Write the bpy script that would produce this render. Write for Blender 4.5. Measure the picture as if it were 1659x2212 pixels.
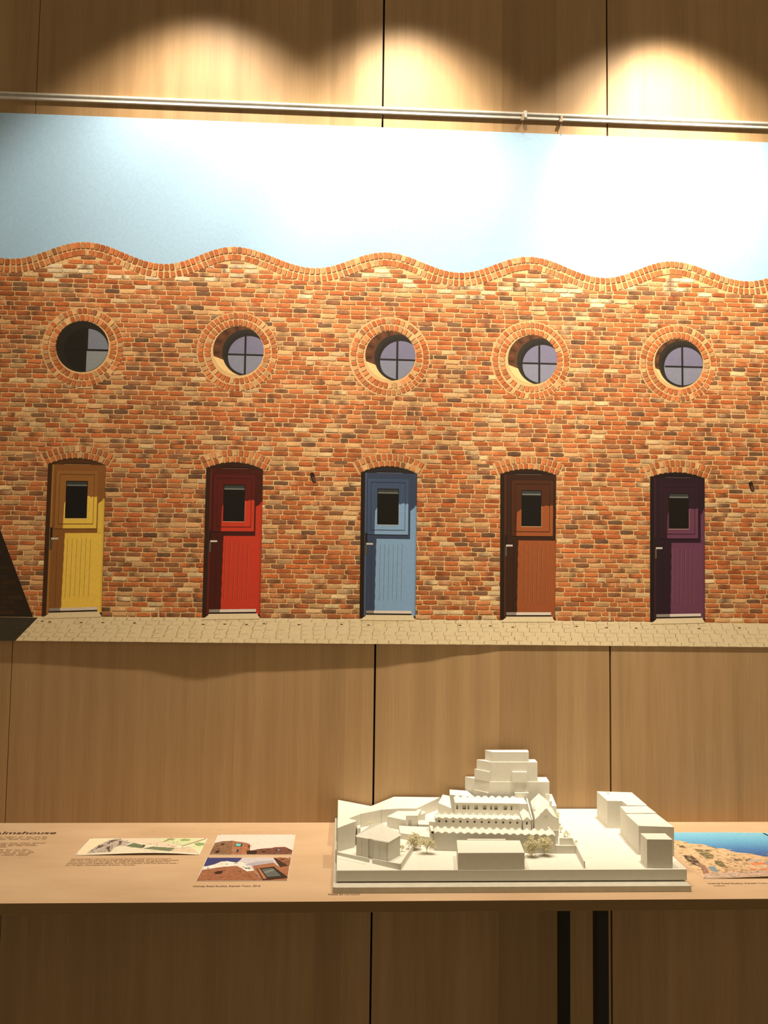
import bpy, bmesh, math, random
from mathutils import Matrix, Vector

for o in list(bpy.data.objects):
    bpy.data.objects.remove(o)
SC = bpy.context.scene
COL = SC.collection
PI = math.pi
rnd = random.Random(7)

# ------------------------------------------------------------------ camera
def make_camera():
    yaw, pitch, roll, fpx = 0.04860688, 0.06831438, 0.01311852, 1807.1
    cy, sy = math.cos(yaw), math.sin(yaw)
    r = Vector((cy, -sy, 0)); f = Vector((sy, cy, 0)); u = Vector((0, 0, 1))
    f2 = f * math.cos(pitch) + u * math.sin(pitch)
    u2 = -f * math.sin(pitch) + u * math.cos(pitch)
    r3 = r * math.cos(roll) + u2 * math.sin(roll)
    u3 = -r * math.sin(roll) + u2 * math.cos(roll)
    cd = bpy.data.cameras.new('camera')
    cd.sensor_fit = 'VERTICAL'; cd.sensor_height = 24.0; cd.sensor_width = 18.0
    cd.lens = 24.0 * fpx / 2212.0
    cd.clip_start = 0.02
    c = bpy.data.objects.new('camera', cd); COL.objects.link(c)
    b = -f2
    c.matrix_world = Matrix(((r3.x, u3.x, b.x, 0.0), (r3.y, u3.y, b.y, -2.2), (r3.z, u3.z, b.z, 1.55), (0, 0, 0, 1)))
    SC.camera = c
make_camera()

# ------------------------------------------------------------------ world, exposure, downlights
SC.view_settings.view_transform = 'Standard'
SC.view_settings.look = 'None'
SC.view_settings.gamma = 1.0
SC.view_settings.use_curve_mapping = False
SC.view_settings.exposure = 0.0
wd = bpy.data.worlds.new('world'); SC.world = wd; wd.use_nodes = True
wd.node_tree.nodes['Background'].inputs[0].default_value = (1.0, 0.79, 0.48, 1)
wd.node_tree.nodes['Background'].inputs[1].default_value = 0.385

LAMP_Z, LAMP_Y = 3.44, -0.37
def downlight(x, kf, kw):
    # one recessed downlight: wide flood, plus an added tilted spot that brightens the upper wall
    for nm, power, half, blend, tilt in (('downlight_flood', 77.0, 43.5, 0.50, 0.0), ('downlight_added_wash', 125.0, 24.5, 0.9, 18.0)):
        ld = bpy.data.lights.new(nm, 'SPOT')
        ld.energy = power * (kw if 'wash' in nm else kf); ld.color = (1.0, 0.86, 0.66)
        ld.spot_size = math.radians(2 * half); ld.spot_blend = blend; ld.shadow_soft_size = 0.018
        o = bpy.data.objects.new(nm, ld); COL.objects.link(o); o.location = (x, LAMP_Y, LAMP_Z)
        o.rotation_euler = (math.radians(tilt), 0, 0)
for lx, kf, kw in ((-0.40, 1.16, 0.40), (0.15, 0.92, 1.0), (0.87, 1.28, 1.9)):
    downlight(lx, kf, kw)

# ------------------------------------------------------------------ helpers
def lin(c):
    return tuple(((v / 255.0) / 12.92 if v / 255.0 <= 0.04045 else ((v / 255.0 + 0.055) / 1.055) ** 2.4) for v in c)
def rgb(r, g, b):
    return lin((r, g, b)) + (1.0,)
def mul(c, k):
    return tuple(max(0, min(255, v * k)) for v in c)
def mix(a, b, t):
    return tuple(x + (y - x) * t for x, y in zip(a, b))

def tag(o, label=None, cat=None, group=None, kind=None):
    if label: o['label'] = label
    if cat: o['category'] = cat
    if group: o['group'] = group
    if kind: o['kind'] = kind
    return o
def empty(name, loc=(0, 0, 0)):
    o = bpy.data.objects.new(name, None); COL.objects.link(o); o.location = loc; o.empty_display_size = 0.02
    return o
def link(name, me, mat, parent=None):
    o = bpy.data.objects.new(name, me); COL.objects.link(o)
    if mat: me.materials.append(mat)
    if parent is not None:
        o.parent = parent
        o.matrix_parent_inverse = Matrix.Translation(-world_loc(parent))
    return o
def world_loc(o):
    return Vector(o.location)
def mesh_obj(name, verts, faces, mat, parent=None, smooth=False):
    me = bpy.data.meshes.new(name)
    me.from_pydata([tuple(v) for v in verts], [], faces)
    bm = bmesh.new(); bm.from_mesh(me)
    bmesh.ops.recalc_face_normals(bm, faces=bm.faces); bm.to_mesh(me); bm.free()
    if smooth:
        for p in me.polygons: p.use_smooth = True
    return link(name, me, mat, parent)
class MB:
    def __init__(s): s.v = []; s.f = []
    def add(s, v, f):
        n = len(s.v); s.v += [tuple(p) for p in v]; s.f += [tuple(i + n for i in q) for q in f]; return s
    def box(s, x0, x1, y0, y1, z0, z1):
        v = [(x, y, z) for x in (x0, x1) for y in (y0, y1) for z in (z0, z1)]
        return s.add(v, [(0, 1, 3, 2), (4, 6, 7, 5), (0, 4, 5, 1), (2, 3, 7, 6), (0, 2, 6, 4), (1, 5, 7, 3)])
    def prism(s, top, z0):           # top: list of (x,y,z) ring, walls down to z0
        n = len(top)
        v = [(p[0], p[1], p[2]) for p in top] + [(p[0], p[1], z0) for p in top]
        f = [tuple(range(n)), tuple(range(2 * n - 1, n - 1, -1))]
        f += [(i, (i + 1) % n, n + (i + 1) % n, n + i) for i in range(n)]
        return s.add(v, f)
    def flat(s, pts, z1, z0):
        return s.prism([(p[0], p[1], z1) for p in pts], z0)
    def wall(s, a, b, t, za, zb, z0):  # thin upright card from a to b with thickness t
        d = Vector((b[0] - a[0], b[1] - a[1])); n = Vector((-d.y, d.x)).normalized() * t
        return s.prism([(a[0], a[1], za), (b[0], b[1], zb), (b[0] + n.x, b[1] + n.y, zb), (a[0] + n.x, a[1] + n.y, za)], z0)
    def tube(s, pts, r, seg=8):
        rings = []
        for i, p in enumerate(pts):
            p = Vector(p); a = Vector(pts[max(0, i - 1)]); b = Vector(pts[min(len(pts) - 1, i + 1)])
            d = (b - a).normalized(); h = Vector((0, 0, 1)) if abs(d.z) < .9 else Vector((1, 0, 0))
            e1 = d.cross(h).normalized(); e2 = d.cross(e1)
            rings.append([p + (e1 * math.cos(2 * PI * k / seg) + e2 * math.sin(2 * PI * k / seg)) * r for k in range(seg)])
        v = [q for R in rings for q in R]; f = []
        for i in range(len(rings) - 1):
            for k in range(seg):
                f.append((i * seg + k, i * seg + (k + 1) % seg, (i + 1) * seg + (k + 1) % seg, (i + 1) * seg + k))
        f.append(tuple(range(seg))); f.append(tuple(range((len(rings) - 1) * seg, len(rings) * seg)))
        return s.add(v, f)
    def build(s, name, mat, parent=None, smooth=False):
        return mesh_obj(name, s.v, s.f, mat, parent, smooth)

# ------------------------------------------------------------------ materials
def new_mat(name, rough=0.6, spec=0.3):
    m = bpy.data.materials.new(name); m.use_nodes = True
    b = m.node_tree.nodes['Principled BSDF']; b.inputs['Roughness'].default_value = rough
    b.inputs['Specular IOR Level'].default_value = spec
    return m, m.node_tree.nodes, m.node_tree.links, b
def ramp(N, stops):
    r = N.new('ShaderNodeValToRGB'); e = r.color_ramp.elements
    while len(e) < len(stops): e.new(0.5)
    for k, (p, c) in enumerate(stops): e[k].position = p; e[k].color = c
    return r
def plain(name, c, rough=0.6, spec=0.3, metal=0.0, noise=0.06, scale=60):
    m, N, L, b = new_mat(name, rough, spec); b.inputs['Metallic'].default_value = metal
    g = N.new('ShaderNodeNewGeometry'); n = N.new('ShaderNodeTexNoise'); n.inputs['Scale'].default_value = scale
    L.new(g.outputs['Position'], n.inputs['Vector'])
    lo = tuple(v * (1 - noise) for v in c[:3]) + (1,); hi = tuple(min(1, v * (1 + noise)) for v in c[:3]) + (1,)
    r = ramp(N, [(0.3, lo), (0.7, hi)]); L.new(n.outputs['Fac'], r.inputs['Fac']); L.new(r.outputs['Color'], b.inputs['Base Color'])
    return m
def wood_mat():
    m, N, L, b = new_mat('oak_veneer', 0.48, 0.3)
    g = N.new('ShaderNodeNewGeometry'); sep = N.new('ShaderNodeSeparateXYZ'); L.new(g.outputs['Position'], sep.inputs[0])
    info = N.new('ShaderNodeObjectInfo')
    # veneer leaves: steps of tone across the width
    warp = N.new('ShaderNodeTexNoise'); warp.noise_dimensions = '1D'; warp.inputs['Scale'].default_value = 2.3
    L.new(sep.outputs['X'], warp.inputs['W'])
    a = N.new('ShaderNodeMath'); a.operation = 'MULTIPLY_ADD'; a.inputs[1].default_value = 3.6; L.new(warp.outputs['Fac'], a.inputs[0])
    sx = N.new('ShaderNodeMath'); sx.operation = 'MULTIPLY'; sx.inputs[1].default_value = 5.2; L.new(sep.outputs['X'], sx.inputs[0]); L.new(sx.outputs[0], a.inputs[2])
    fl = N.new('ShaderNodeMath'); fl.operation = 'FLOOR'; L.new(a.outputs[0], fl.inputs[0])
    wn = N.new('ShaderNodeTexWhiteNoise'); wn.noise_dimensions = '1D'; L.new(fl.outputs[0], wn.inputs['W'])
    # grain
    mp = N.new('ShaderNodeMapping'); mp.inputs['Scale'].default_value = (26, 1, 0.9); L.new(g.outputs['Position'], mp.inputs[0])
    n1 = N.new('ShaderNodeTexNoise'); n1.inputs['Scale'].default_value = 1.0; n1.inputs['Detail'].default_value = 5; n1.inputs['Distortion'].default_value = 0.5; L.new(mp.outputs[0], n1.inputs['Vector'])
    mp2 = N.new('ShaderNodeMapping'); mp2.inputs['Scale'].default_value = (330, 1, 7); L.new(g.outputs['Position'], mp2.inputs[0])
    n2 = N.new('ShaderNodeTexNoise'); n2.inputs['Scale'].default_value = 1.0; n2.inputs['Detail'].default_value = 3; L.new(mp2.outputs[0], n2.inputs['Vector'])
    base = ramp(N, [(0.25, rgb(160, 130, 93)), (0.5, rgb(171, 140, 101)), (0.8, rgb(182, 151, 112))]); L.new(n1.outputs['Fac'], base.inputs['Fac'])
    fine = ramp(N, [(0.3, (0.92, 0.91, 0.90, 1)), (0.62, (1.03, 1.03, 1.03, 1))]); L.new(n2.outputs['Fac'], fine.inputs['Fac'])
    leaf = ramp(N, [(0.0, (0.84, 0.82, 0.80, 1)), (0.35, (0.96, 0.955, 0.95, 1)), (1.0, (1.04, 1.035, 1.03, 1))]); L.new(wn.outputs['Value'], leaf.inputs['Fac'])
    m1 = N.new('ShaderNodeMixRGB'); m1.blend_type = 'MULTIPLY'; m1.inputs[0].default_value = 1; L.new(base.outputs[0], m1.inputs[1]); L.new(fine.outputs[0], m1.inputs[2])
    m2 = N.new('ShaderNodeMixRGB'); m2.blend_type = 'MULTIPLY'; m2.inputs[0].default_value = 1; L.new(m1.outputs[0], m2.inputs[1]); L.new(leaf.outputs[0], m2.inputs[2])
    L.new(m2.outputs[0], b.inputs['Base Color'])
    bp = N.new('ShaderNodeBump'); bp.inputs['Strength'].default_value = 0.08; bp.inputs['Distance'].default_value = 0.0006; L.new(n2.outputs['Fac'], bp.inputs['Height']); L.new(bp.outputs[0], b.inputs['Normal'])
    return m
def ply_mat():
    m, N, L, b = new_mat('birch_plywood', 0.5, 0.3)
    g = N.new('ShaderNodeNewGeometry'); sep = N.new('ShaderNodeSeparateXYZ'); L.new(g.outputs['Position'], sep.inputs[0])
    n = N.new('ShaderNodeTexNoise'); n.inputs['Scale'].default_value = 5; n.inputs['Detail'].default_value = 5
    mp = N.new('ShaderNodeMapping'); mp.inputs['Scale'].default_value = (1, 3, 1); L.new(g.outputs['Position'], mp.inputs[0]); L.new(mp.outputs[0], n.inputs['Vector'])
    top = ramp(N, [(0.3, rgb(186, 156, 124)), (0.6, rgb(197, 168, 136)), (0.8, rgb(201, 173, 141))]); L.new(n.outputs['Fac'], top.inputs['Fac'])
    # plies across the thickness of the edge
    w = N.new('ShaderNodeMath'); w.operation = 'MULTIPLY'; w.inputs[1].default_value = 2 * PI / 0.0026; L.new(sep.outputs['Z'], w.inputs[0])
    wob = N.new('ShaderNodeTexNoise'); wob.inputs['Scale'].default_value = 9; L.new(g.outputs['Position'], wob.inputs['Vector'])
    wa = N.new('ShaderNodeMath'); wa.operation = 'MULTIPLY_ADD'; wa.inputs[1].default_value = 1.6; L.new(wob.outputs['Fac'], wa.inputs[0]); L.new(w.outputs[0], wa.inputs[2])
    sn = N.new('ShaderNodeMath'); sn.operation = 'SINE'; L.new(wa.outputs[0], sn.inputs[0])
    ed = ramp(N, [(0.25, rgb(100, 77, 46)), (0.75, rgb(148, 118, 76))])
    h = N.new('ShaderNodeMath'); h.operation = 'MULTIPLY_ADD'; h.inputs[1].default_value = 0.5; h.inputs[2].default_value = 0.5; L.new(sn.outputs[0], h.inputs[0]); L.new(h.outputs[0], ed.inputs['Fac'])
    sepn = N.new('ShaderNodeSeparateXYZ'); L.new(g.outputs['Normal'], sepn.inputs[0])
    ab = N.new('ShaderNodeMath'); ab.operation = 'ABSOLUTE'; L.new(sepn.outputs['Z'], ab.inputs[0])
    mx = N.new('ShaderNodeMixRGB'); L.new(ab.outputs[0], mx.inputs[0]); L.new(ed.outputs[0], mx.inputs[1]); L.new(top.outputs[0], mx.inputs[2])
    L.new(mx.outputs[0], b.inputs['Base Color'])
    return m
def print_mat(name='printed_ink', rough=0.5, scale=330, amount=0.16, spec=0.25):
    m, N, L, b = new_mat(name, rough, spec)
    at = N.new('ShaderNodeAttribute'); at.attribute_name = 'ink'
    g = N.new('ShaderNodeNewGeometry')
    n = N.new('ShaderNodeTexNoise'); n.inputs['Scale'].default_value = scale; n.inputs['Detail'].default_value = 3; L.new(g.outputs['Position'], n.inputs['Vector'])
    r = ramp(N, [(0.32, (1 - amount, 1 - amount, 1 - amount, 1)), (0.68, (1 + amount * .6,) * 3 + (1,))]); L.new(n.outputs['Fac'], r.inputs['Fac'])
    mm = N.new('ShaderNodeMixRGB'); mm.blend_type = 'MULTIPLY'; mm.inputs[0].default_value = 1; L.new(at.outputs['Color'], mm.inputs[1]); L.new(r.outputs[0], mm.inputs[2])
    L.new(mm.outputs[0], b.inputs['Base Color'])
    return m
WOOD = wood_mat(); PLY = ply_mat()
INK_BRICK = print_mat('printed_brick_ink', 0.5, 300, 0.22)
INK = print_mat('printed_ink', 0.5, 120, 0.05)
INK_PAPER = print_mat('photo_print_ink', 0.4, 260, 0.14)
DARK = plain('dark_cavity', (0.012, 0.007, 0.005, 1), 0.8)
BLACK = plain('black_steel', (0.012, 0.011, 0.009, 1), 0.5)
ALU = plain('white_aluminium', (0.72, 0.70, 0.66, 1), 0.35, 0.5)
GREY = plain('grey_aluminium', (0.42, 0.41, 0.39, 1), 0.5, 0.4)
BRASS = plain('tan_metal', (0.42, 0.33, 0.22, 1), 0.45, 0.5)
WIRE = plain('steel_wire', (0.30, 0.28, 0.25, 1), 0.4, 0.5)
CARD = plain('white_card', (0.69, 0.67, 0.60, 1), 0.75, 0.2, noise=0.025, scale=90)
CARD_SHADE_JOINT = plain('card_shade_joint', (0.58, 0.55, 0.49, 1), 0.8, 0.2)  # darker card: joints and spacer, and shade painted into openings and roof slots
TREE = plain('dried_foliage', (0.74, 0.69, 0.47, 1), 0.8, 0.1, noise=0.25, scale=400)
TWIG = plain('twig', (0.50, 0.42, 0.28, 1), 0.8, 0.1)
PAPER = plain('paper', (0.80, 0.78, 0.72, 1), 0.6, 0.2)
TEXT = plain('dark_lettering', (0.045, 0.018, 0.01, 1), 0.6)
TEXT_SOFT = plain('brown_lettering', (0.17, 0.085, 0.035, 1), 0.6)
SCUFF = plain('scuff', (0.36, 0.25, 0.15, 1), 0.7)
PLASTER = plain('ceiling_paint', (0.62, 0.60, 0.56, 1), 0.8)
CONCRETE = plain('floor_concrete', (0.22, 0.19, 0.16, 1), 0.7, noise=0.2, scale=5)

# ------------------------------------------------------------------ room shell
tag(MB().box(-3, 3, -4.5, 0.1, -0.1, 0).build('floor', CONCRETE), kind='structure')
tag(MB().box(-3, 3, -4.5, 0.1, 3.46, 3.56).build('ceiling', PLASTER), kind='structure')
wall = tag(MB().box(-3, 3, 0.018, 0.1, 0, 3.46).build('wall_back', DARK), kind='structure')
seams = [(-2.0, .004), (-0.8385, .0018), (0.089, .0052), (0.7105, .0046), (1.64, .004), (2.6, .004)]
for (xa, ga), (xb, gb) in zip(seams, seams[1:]):
    MB().box(xa + ga / 2, xb - gb / 2, 0.0, 0.018, 0.0, 3.46).build('panel', WOOD, wall)

# ------------------------------------------------------------------ mural: bowed printed sheet
MX0, MX1, MZ0, MZ1 = -0.99, 1.22, 1.356, 2.747
SB = [(-3, .009), (-.95, .009), (-.83, .0095), (-.5, .012), (-.40, .0148), (-.36, .0165), (-.31, .0150), (-.22, .0125), (.09, .0105), (.2, .008), (.33, .0045), (.43, .0024), (.7, .0022), (3, .0022)]
def sb(x):
    for (a, b), (c, d) in zip(SB, SB[1:]):
        if a <= x <= c:
            t = (x - a) / (c - a); t = t * t * (3 - 2 * t); return b + (d - b) * t
def standoff(x, z):
    t = min(1, max(0, (2.75 - z) / 1.394)); return .006 * (1 - t) + sb(x) * t

def clip_half(poly, ax, lim, keep_less):
    out = []
    n = len(poly)
    for i in range(n):
        p, q = poly[i], poly[(i + 1) % n]
        ip = p[ax] <= lim if keep_less else p[ax] >= lim
        iq = q[ax] <= lim if keep_less else q[ax] >= lim
        if ip: out.append(p)
        if ip != iq:
            t = (lim - p[ax]) / (q[ax] - p[ax]); out.append((p[0] + (q[0] - p[0]) * t, p[1] + (q[1] - p[1]) * t))
    return out
def clip_convex(poly, win):   # win counter-clockwise convex
    out = list(poly)
    m = len(win)
    for k in range(m):
        a, b = win[k], win[(k + 1) % m]
        side = lambda p: (b[0] - a[0]) * (p[1] - a[1]) - (b[1] - a[1]) * (p[0] - a[0])
        inp = out; out = []
        for i in range(len(inp)):
            p, q = inp[i], inp[(i + 1) % len(inp)]
            sp, sq = side(p), side(q)
            if sp >= 0: out.append(p)
            if (sp >= 0) != (sq >= 0):
                t = sp / (sp - sq); out.append((p[0] + (q[0] - p[0]) * t, p[1] + (q[1] - p[1]) * t))
        if not out: return []
    return out
def circle(cx, cz, r, n=40, a0=0.0, a1=2 * PI):
    full = abs(a1 - a0 - 2 * PI) < 1e-6
    k = n if full else n + 1
    return [(cx + r * math.cos(a0 + (a1 - a0) * i / n), cz + r * math.sin(a0 + (a1 - a0) * i / n)) for i in range(k)]

class Print:
    """Flat printed shapes on a surface; place(u, v, layer) gives the 3D point."""
    def __init__(s, place, cell=None, tall=6): s.place = place; s.cell = cell; s.tall = tall; s.v = []; s.f = []; s.c = []
    def raw(s, pts, cols, layer):
        n = len(s.v)
        for p, c in zip(pts, cols):
            s.v.append(s.place(p[0], p[1], layer)); s.c.append(lin(c) + (1.0,))
        s.f.append(tuple(range(n, n + len(pts))))
    def strip(s, top, bot, ct, cb, layer):
        n = len(s.v); k = len(top)
        for p, c in zip(list(top) + list(bot), list(ct) + list(cb)):
            s.v.append(s.place(p[0], p[1], layer)); s.c.append(lin(c) + (1.0,))
        for i in range(k - 1): s.f.append((n + i, n + i + 1, n + k + i + 1, n + k + i))
    def add(s, pts, c, layer):
        if s.cell is None: s.raw(pts, [c] * len(pts), layer); return
        x0 = min(p[0] for p in pts); x1 = max(p[0] for p in pts)
        z0 = min(p[1] for p in pts); z1 = max(p[1] for p in pts)
        nx = max(1, math.ceil((x1 - x0) / s.cell)); nz = max(1, math.ceil((z1 - z0) / (s.cell * s.tall)))
        if nx == 1 and nz == 1: s.raw(pts, [c] * len(pts), layer); return
        for i in range(nx):
            a = clip_half(clip_half(pts, 0, x0 + (x1 - x0) * i / nx, False), 0, x0 + (x1 - x0) * (i + 1) / nx, True)
            if len(a) < 3: continue
            for j in range(nz):
                b = clip_half(clip_half(a, 1, z0 + (z1 - z0) * j / nz, False), 1, z0 + (z1 - z0) * (j + 1) / nz, True)
                if len(b) >= 3: s.raw(b, [c] * len(b), layer)
    def rect(s, x0, z0, x1, z1, c, layer): s.add([(x0, z0), (x1, z0), (x1, z1), (x0, z1)], c, layer)
    def build(s, name, mat, parent):
        me = bpy.data.meshes.new(name); me.from_pydata(s.v, [], s.f)
        at = me.color_attributes.new('ink', 'FLOAT_COLOR', 'POINT')
        at.data.foreach_set('color', [x for c in s.c for x in c])
        me.update()
        return link(name, me, mat, parent)
def on_mural(x, z, layer):
    return (x, -(standoff(x, z) + .0005 + layer * .000028), z)
def MP(): return Print(on_mural, 0.013)

mural = empty('photo_mural', (0.1, -0.01, 1.356))
tag(mural, 'long printed photograph of a wavy-topped brick terrace with five coloured doors', 'mural')

# sheet (sky colour front, white back)
SKY = (168, 204, 238)
nx, nz = 260, 12
sv = []; sf = []; sc_ = []
for side in (0, 1):
    for j in range(nz + 1):
        for i in range(nx + 1):
            x = MX0 + (MX1 - MX0) * i / nx; z = MZ0 + (MZ1 - MZ0) * j / nz
            sv.append((x, -(standoff(x, z) + (0.0003 if side == 0 else -0.0008)), z))
            sc_.append(lin(SKY if side == 0 else (225, 220, 210)) + (1.0,))
off = (nx + 1) * (nz + 1)
for j in range(nz):
    for i in range(nx):
        a = j * (nx + 1) + i
        sf.append((a, a + 1, a + nx + 2, a + nx + 1)); sf.append((off + a, off + a + nx + 1, off + a + nx + 2, off + a + 1))
bd = [i for i in range(nx + 1)] + [j * (nx + 1) + nx for j in range(1, nz + 1)] + [nz * (nx + 1) + i for i in range(nx - 1, -1, -1)] + [j * (nx + 1) for j in range(nz - 1, 0, -1)]
for a, b in zip(bd, bd[1:] + bd[:1]): sf.append((a, off + a, off + b, b))
me = bpy.data.meshes.new('sheet'); me.from_pydata(sv, [], sf)
at = me.color_attributes.new('ink', 'FLOAT_COLOR', 'POINT'); at.data.foreach_set('color', [x for c in sc_ for x in c]); me.update()
link('sheet', me, INK, mural)['label'] = 'pale blue printed sky'

# geometry of the printed facade (metres on the sheet)
WAVE = [(-1.09, 2.400), (-.884, 2.3515), (-.6917, 2.4025), (-.4856, 2.3495), (-.3000, 2.4020), (-.0889, 2.3510), (.1030, 2.4003), (.3020, 2.3512), (.4925, 2.4015), (.6966, 2.3492), (.8869, 2.4012), (1.096, 2.3520), (1.2875, 2.403)]
def wave(x):
    for (a, b), (c, d) in zip(WAVE, WAVE[1:]):
        if a <= x <= c:
            return b + (d - b) * (0.5 - 0.5 * math.cos(PI * (x - a) / (c - a)))
    return 2.38
WIN = [((-.6882, 2.1195), .1041, (-.6894, 2.1211), .0681), ((-.2864, 2.1177), .1044, (-.2834, 2.1204), .0664), ((.1159, 2.1153), .1060, (.1184, 2.1178), .0672), ((.4964, 2.1157), .1052, (.5016, 2.1183), .0670), ((.9001, 2.1171), .1048, (.9025, 2.1192), .0670)]
DOOR = [[(-.7649, 1.8094), (-.6905, 1.8266), (-.6172, 1.8094), (-.6137, 1.4245), (-.7652, 1.4185)], [(-.3586, 1.8062), (-.2850, 1.8235), (-.2116, 1.8065), (-.2103, 1.4235), (-.3583, 1.4205)], [(.0446, 1.8029), (.1190, 1.8210), (.1933, 1.8027), (.1926, 1.4228), (.0463, 1.4227)], [(.4152, 1.8060), (.4905, 1.8212), (.5659, 1.8066), (.5627, 1.4226), (.4159, 1.4211)], [(.8205, 1.8050), (.8950, 1.8200), (.9701, 1.8062), (.9665, 1.4240), (.8175, 1.4196)]]
BASEL = [(-1.3, 1.4160), (-.8696, 1.4167), (-.366, 1.4199), (.0505, 1.4209), (.416, 1.4211), (.8175, 1.4196), (1.1384, 1.4174), (1.5, 1.4160)]
def base_z(x):
    for (a, b), (c, d) in zip(BASEL, BASEL[1:]):
        if a <= x <= c: return b + (d - b) * (x - a) / (c - a)
def in_shade(x, z):      # photographed shadow wedge at the left edge of the print
    if z > 1.641: return False
    return x < -.8796 + (1.641 - z) / (1.641 - 1.4164) * (.8796 - .7861)
PAVE = (236, 218, 180)
MORTAR = (226, 186, 132)
PAL = [((198, 116, 68), 32), ((190, 104, 58), 15), ((204, 134, 86), 17), ((212, 166, 116), 14), ((160, 108, 74), 13), ((128, 94, 70), 5), ((222, 188, 142), 4)]
PALX = [c for c, w in PAL for _ in range(w)]
DARKLINE = (106, 62, 32)

def arch_geo(d):
    (xl, zl), (xp, zp), (xr, zr) = d[0], d[1], d[2]
    h = (xr - xl) / 2; s = zp - (zl + zr) / 2
    R = (h * h + s * s) / (2 * s); return (xl + h, zp - R, R, math.asin(min(1, h / R)))
def hidden(x0, x1, z0, z1):
    for (c, R, oc, r) in WIN:
        if all((x - c[0]) ** 2 + (z - c[1]) ** 2 < (R - .002) ** 2 for x in (x0, x1) for z in (z0, z1)): return True
    for d in DOOR:
        if x0 > d[0][0] + .002 and x1 < d[2][0] - .002 and z1 < d[0][1]: return True
    return False

# --- brickwork
bw = MP()
step = .011
x = MX0
while x < MX1 - 1e-6:                       # mortar ground in columns so the top can follow the wave
    xb = min(MX1, x + step)
    for k in range(6):
        za = base_z(x) if k == 0 else None
        f0, f1 = k / 6, (k + 1) / 6
        pt = lambda xx, f: (xx, base_z(xx) + (wave(xx) - .004 - base_z(xx)) * f)
        c = MORTAR
        bw.raw([pt(x, f0), pt(xb, f0), pt(xb, f1), pt(x, f1)], [c] * 4, 0)
    x = xb
def brick(P, x0, x1, z0, z1, layer, shade=1.0, col=None):
    """An irregular stretcher: dark lip under it, then a body in four tones."""
    h = z1 - z0; K = 4
    cb = col or rnd.choice(PALX); cb = mul(cb, rnd.uniform(.9, 1.1))
    second = mul(cb, rnd.uniform(.82, 1.08))
    r_ = rnd.random()
    if r_ < .16: second = mix(cb, (98, 70, 52), .7)
    elif r_ < .26: second = mix(cb, (226, 190, 146), .6)
    off_ = rnd.randint(0, K)
    top = []; bot = []; ct = []; cbm = []
    for k in range(K + 1):
        xx = x0 + (x1 - x0) * k / K
        e = (k == 0 or k == K)
        top.append((xx + (rnd.uniform(0, .0008) * (1 if k == 0 else -1) if e else 0), z1 - (rnd.uniform(.0004, .0016) if e else rnd.uniform(-.0002, .0008))))
        bot.append((xx + (rnd.uniform(0, .0008) * (1 if k == 0 else -1) if e else 0), z0 + (rnd.uniform(.0003, .0015) if e else rnd.uniform(-.0003, .0009))))
        t = max(0, 1 - abs(k - off_) / 2.0)
        cc = mul(mix(cb, second, t), shade); ct.append(mul(cc, 1.04)); cbm.append(mul(cc, .93))
    dl = mul(DARKLINE, shade * rnd.uniform(.75, 1.25))
    sh = rnd.uniform(.0010, .0022)
    P.strip([(a + .0006, b - .001) for a, b in top], [(a + .0007, b - sh) for a, b in bot], [dl] * (K + 1), [dl] * (K + 1), layer)
    P.strip(top, bot, ct, cbm, layer + 1)
PITCH, BL = .0128, .0392
row = 0
z = 1.4215
while z < 2.40:
    x = MX0 + (0 if row % 2 else -.5 * BL) + rnd.uniform(-.006, .006)
    while x < MX1:
        L_ = BL + rnd.uniform(-.002, .002)
        if rnd.random() < .07: L_ = BL * .55
        a, b = max(x, MX0), min(x + L_ - .0021, MX1)
        zz = z + rnd.uniform(-.0005, .0005); za, zb = zz, zz + .0103 + rnd.uniform(-.0006, .0004)
        zz0 = base_z(min(max((a + b) / 2, MX0), MX1))
        if b - a > .006 and za > zz0 - .002 and not hidden(a, b, za, zb) and zb < min(wave(a), wave(b)) - .030:
            s_ = 1
            col = None
            if zb > min(wave(a), wave(b)) - .075 and rnd.random() < .28: col = (234, 212, 176)
            if za < 1.56 and rnd.random() < .07: col = (228, 200, 156)
            brick(bw, a, b, za, zb, 1, s_, col)
        x += L_
    z += PITCH; row += 1
def radial_brick(P, p, t, n, w, h, layer, shade=1.0):
    """Header brick centred on p, tangent t, normal n (outwards)."""
    cb = mul(rnd.choice(PALX[:-20]), rnd.uniform(.88, 1.1) * shade); pts = []
    for u, v in ((-.5, -.42), (-.42, -.5), (.42, -.5), (.5, -.42), (.5, .4), (.38, .5), (-.38, .5), (-.5, .4)):
        u *= w * rnd.uniform(.92, 1.06); v *= h * rnd.uniform(.95, 1.05)
        pts.append((p[0] + t[0] * u + n[0] * v, p[1] + t[1] * u + n[1] * v))
    P.raw([(a + .0014, b - .0017) for a, b in pts], [mul(DARKLINE, shade)] * 8, layer)
    P.raw(pts, [mul(cb, rnd.uniform(.94, 1.04)) for _ in pts], layer + 1)
bw.add([(MX0, base_z(MX0)), (-.7861, 1.4164), (-.8023, 1.4551), (-.8796, 1.641), (MX0, 1.641 + (-.8796 - MX0) * 2.4)], (46, 33, 22), 3)
for k_ in range(19):
    zz = 1.4225 + k_ * PITCH; x = MX0 + .002 + (k_ % 2) * .019
    while x < MX1:
        if not (in_shade(x + .040, zz) and in_shade(x + .040, zz + .012)): break
        bw.raw([(x, zz), (x + .036, zz), (x + .036, zz + .0098), (x, zz + .0098)], [mul((58, 40, 26), rnd.uniform(.85, 1.15))] * 4, 4)
        x += BL
bwo = bw.build('brick_print', INK_BRICK, mural); tag(bwo, 'printed orange brickwork', kind='stuff')

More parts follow.
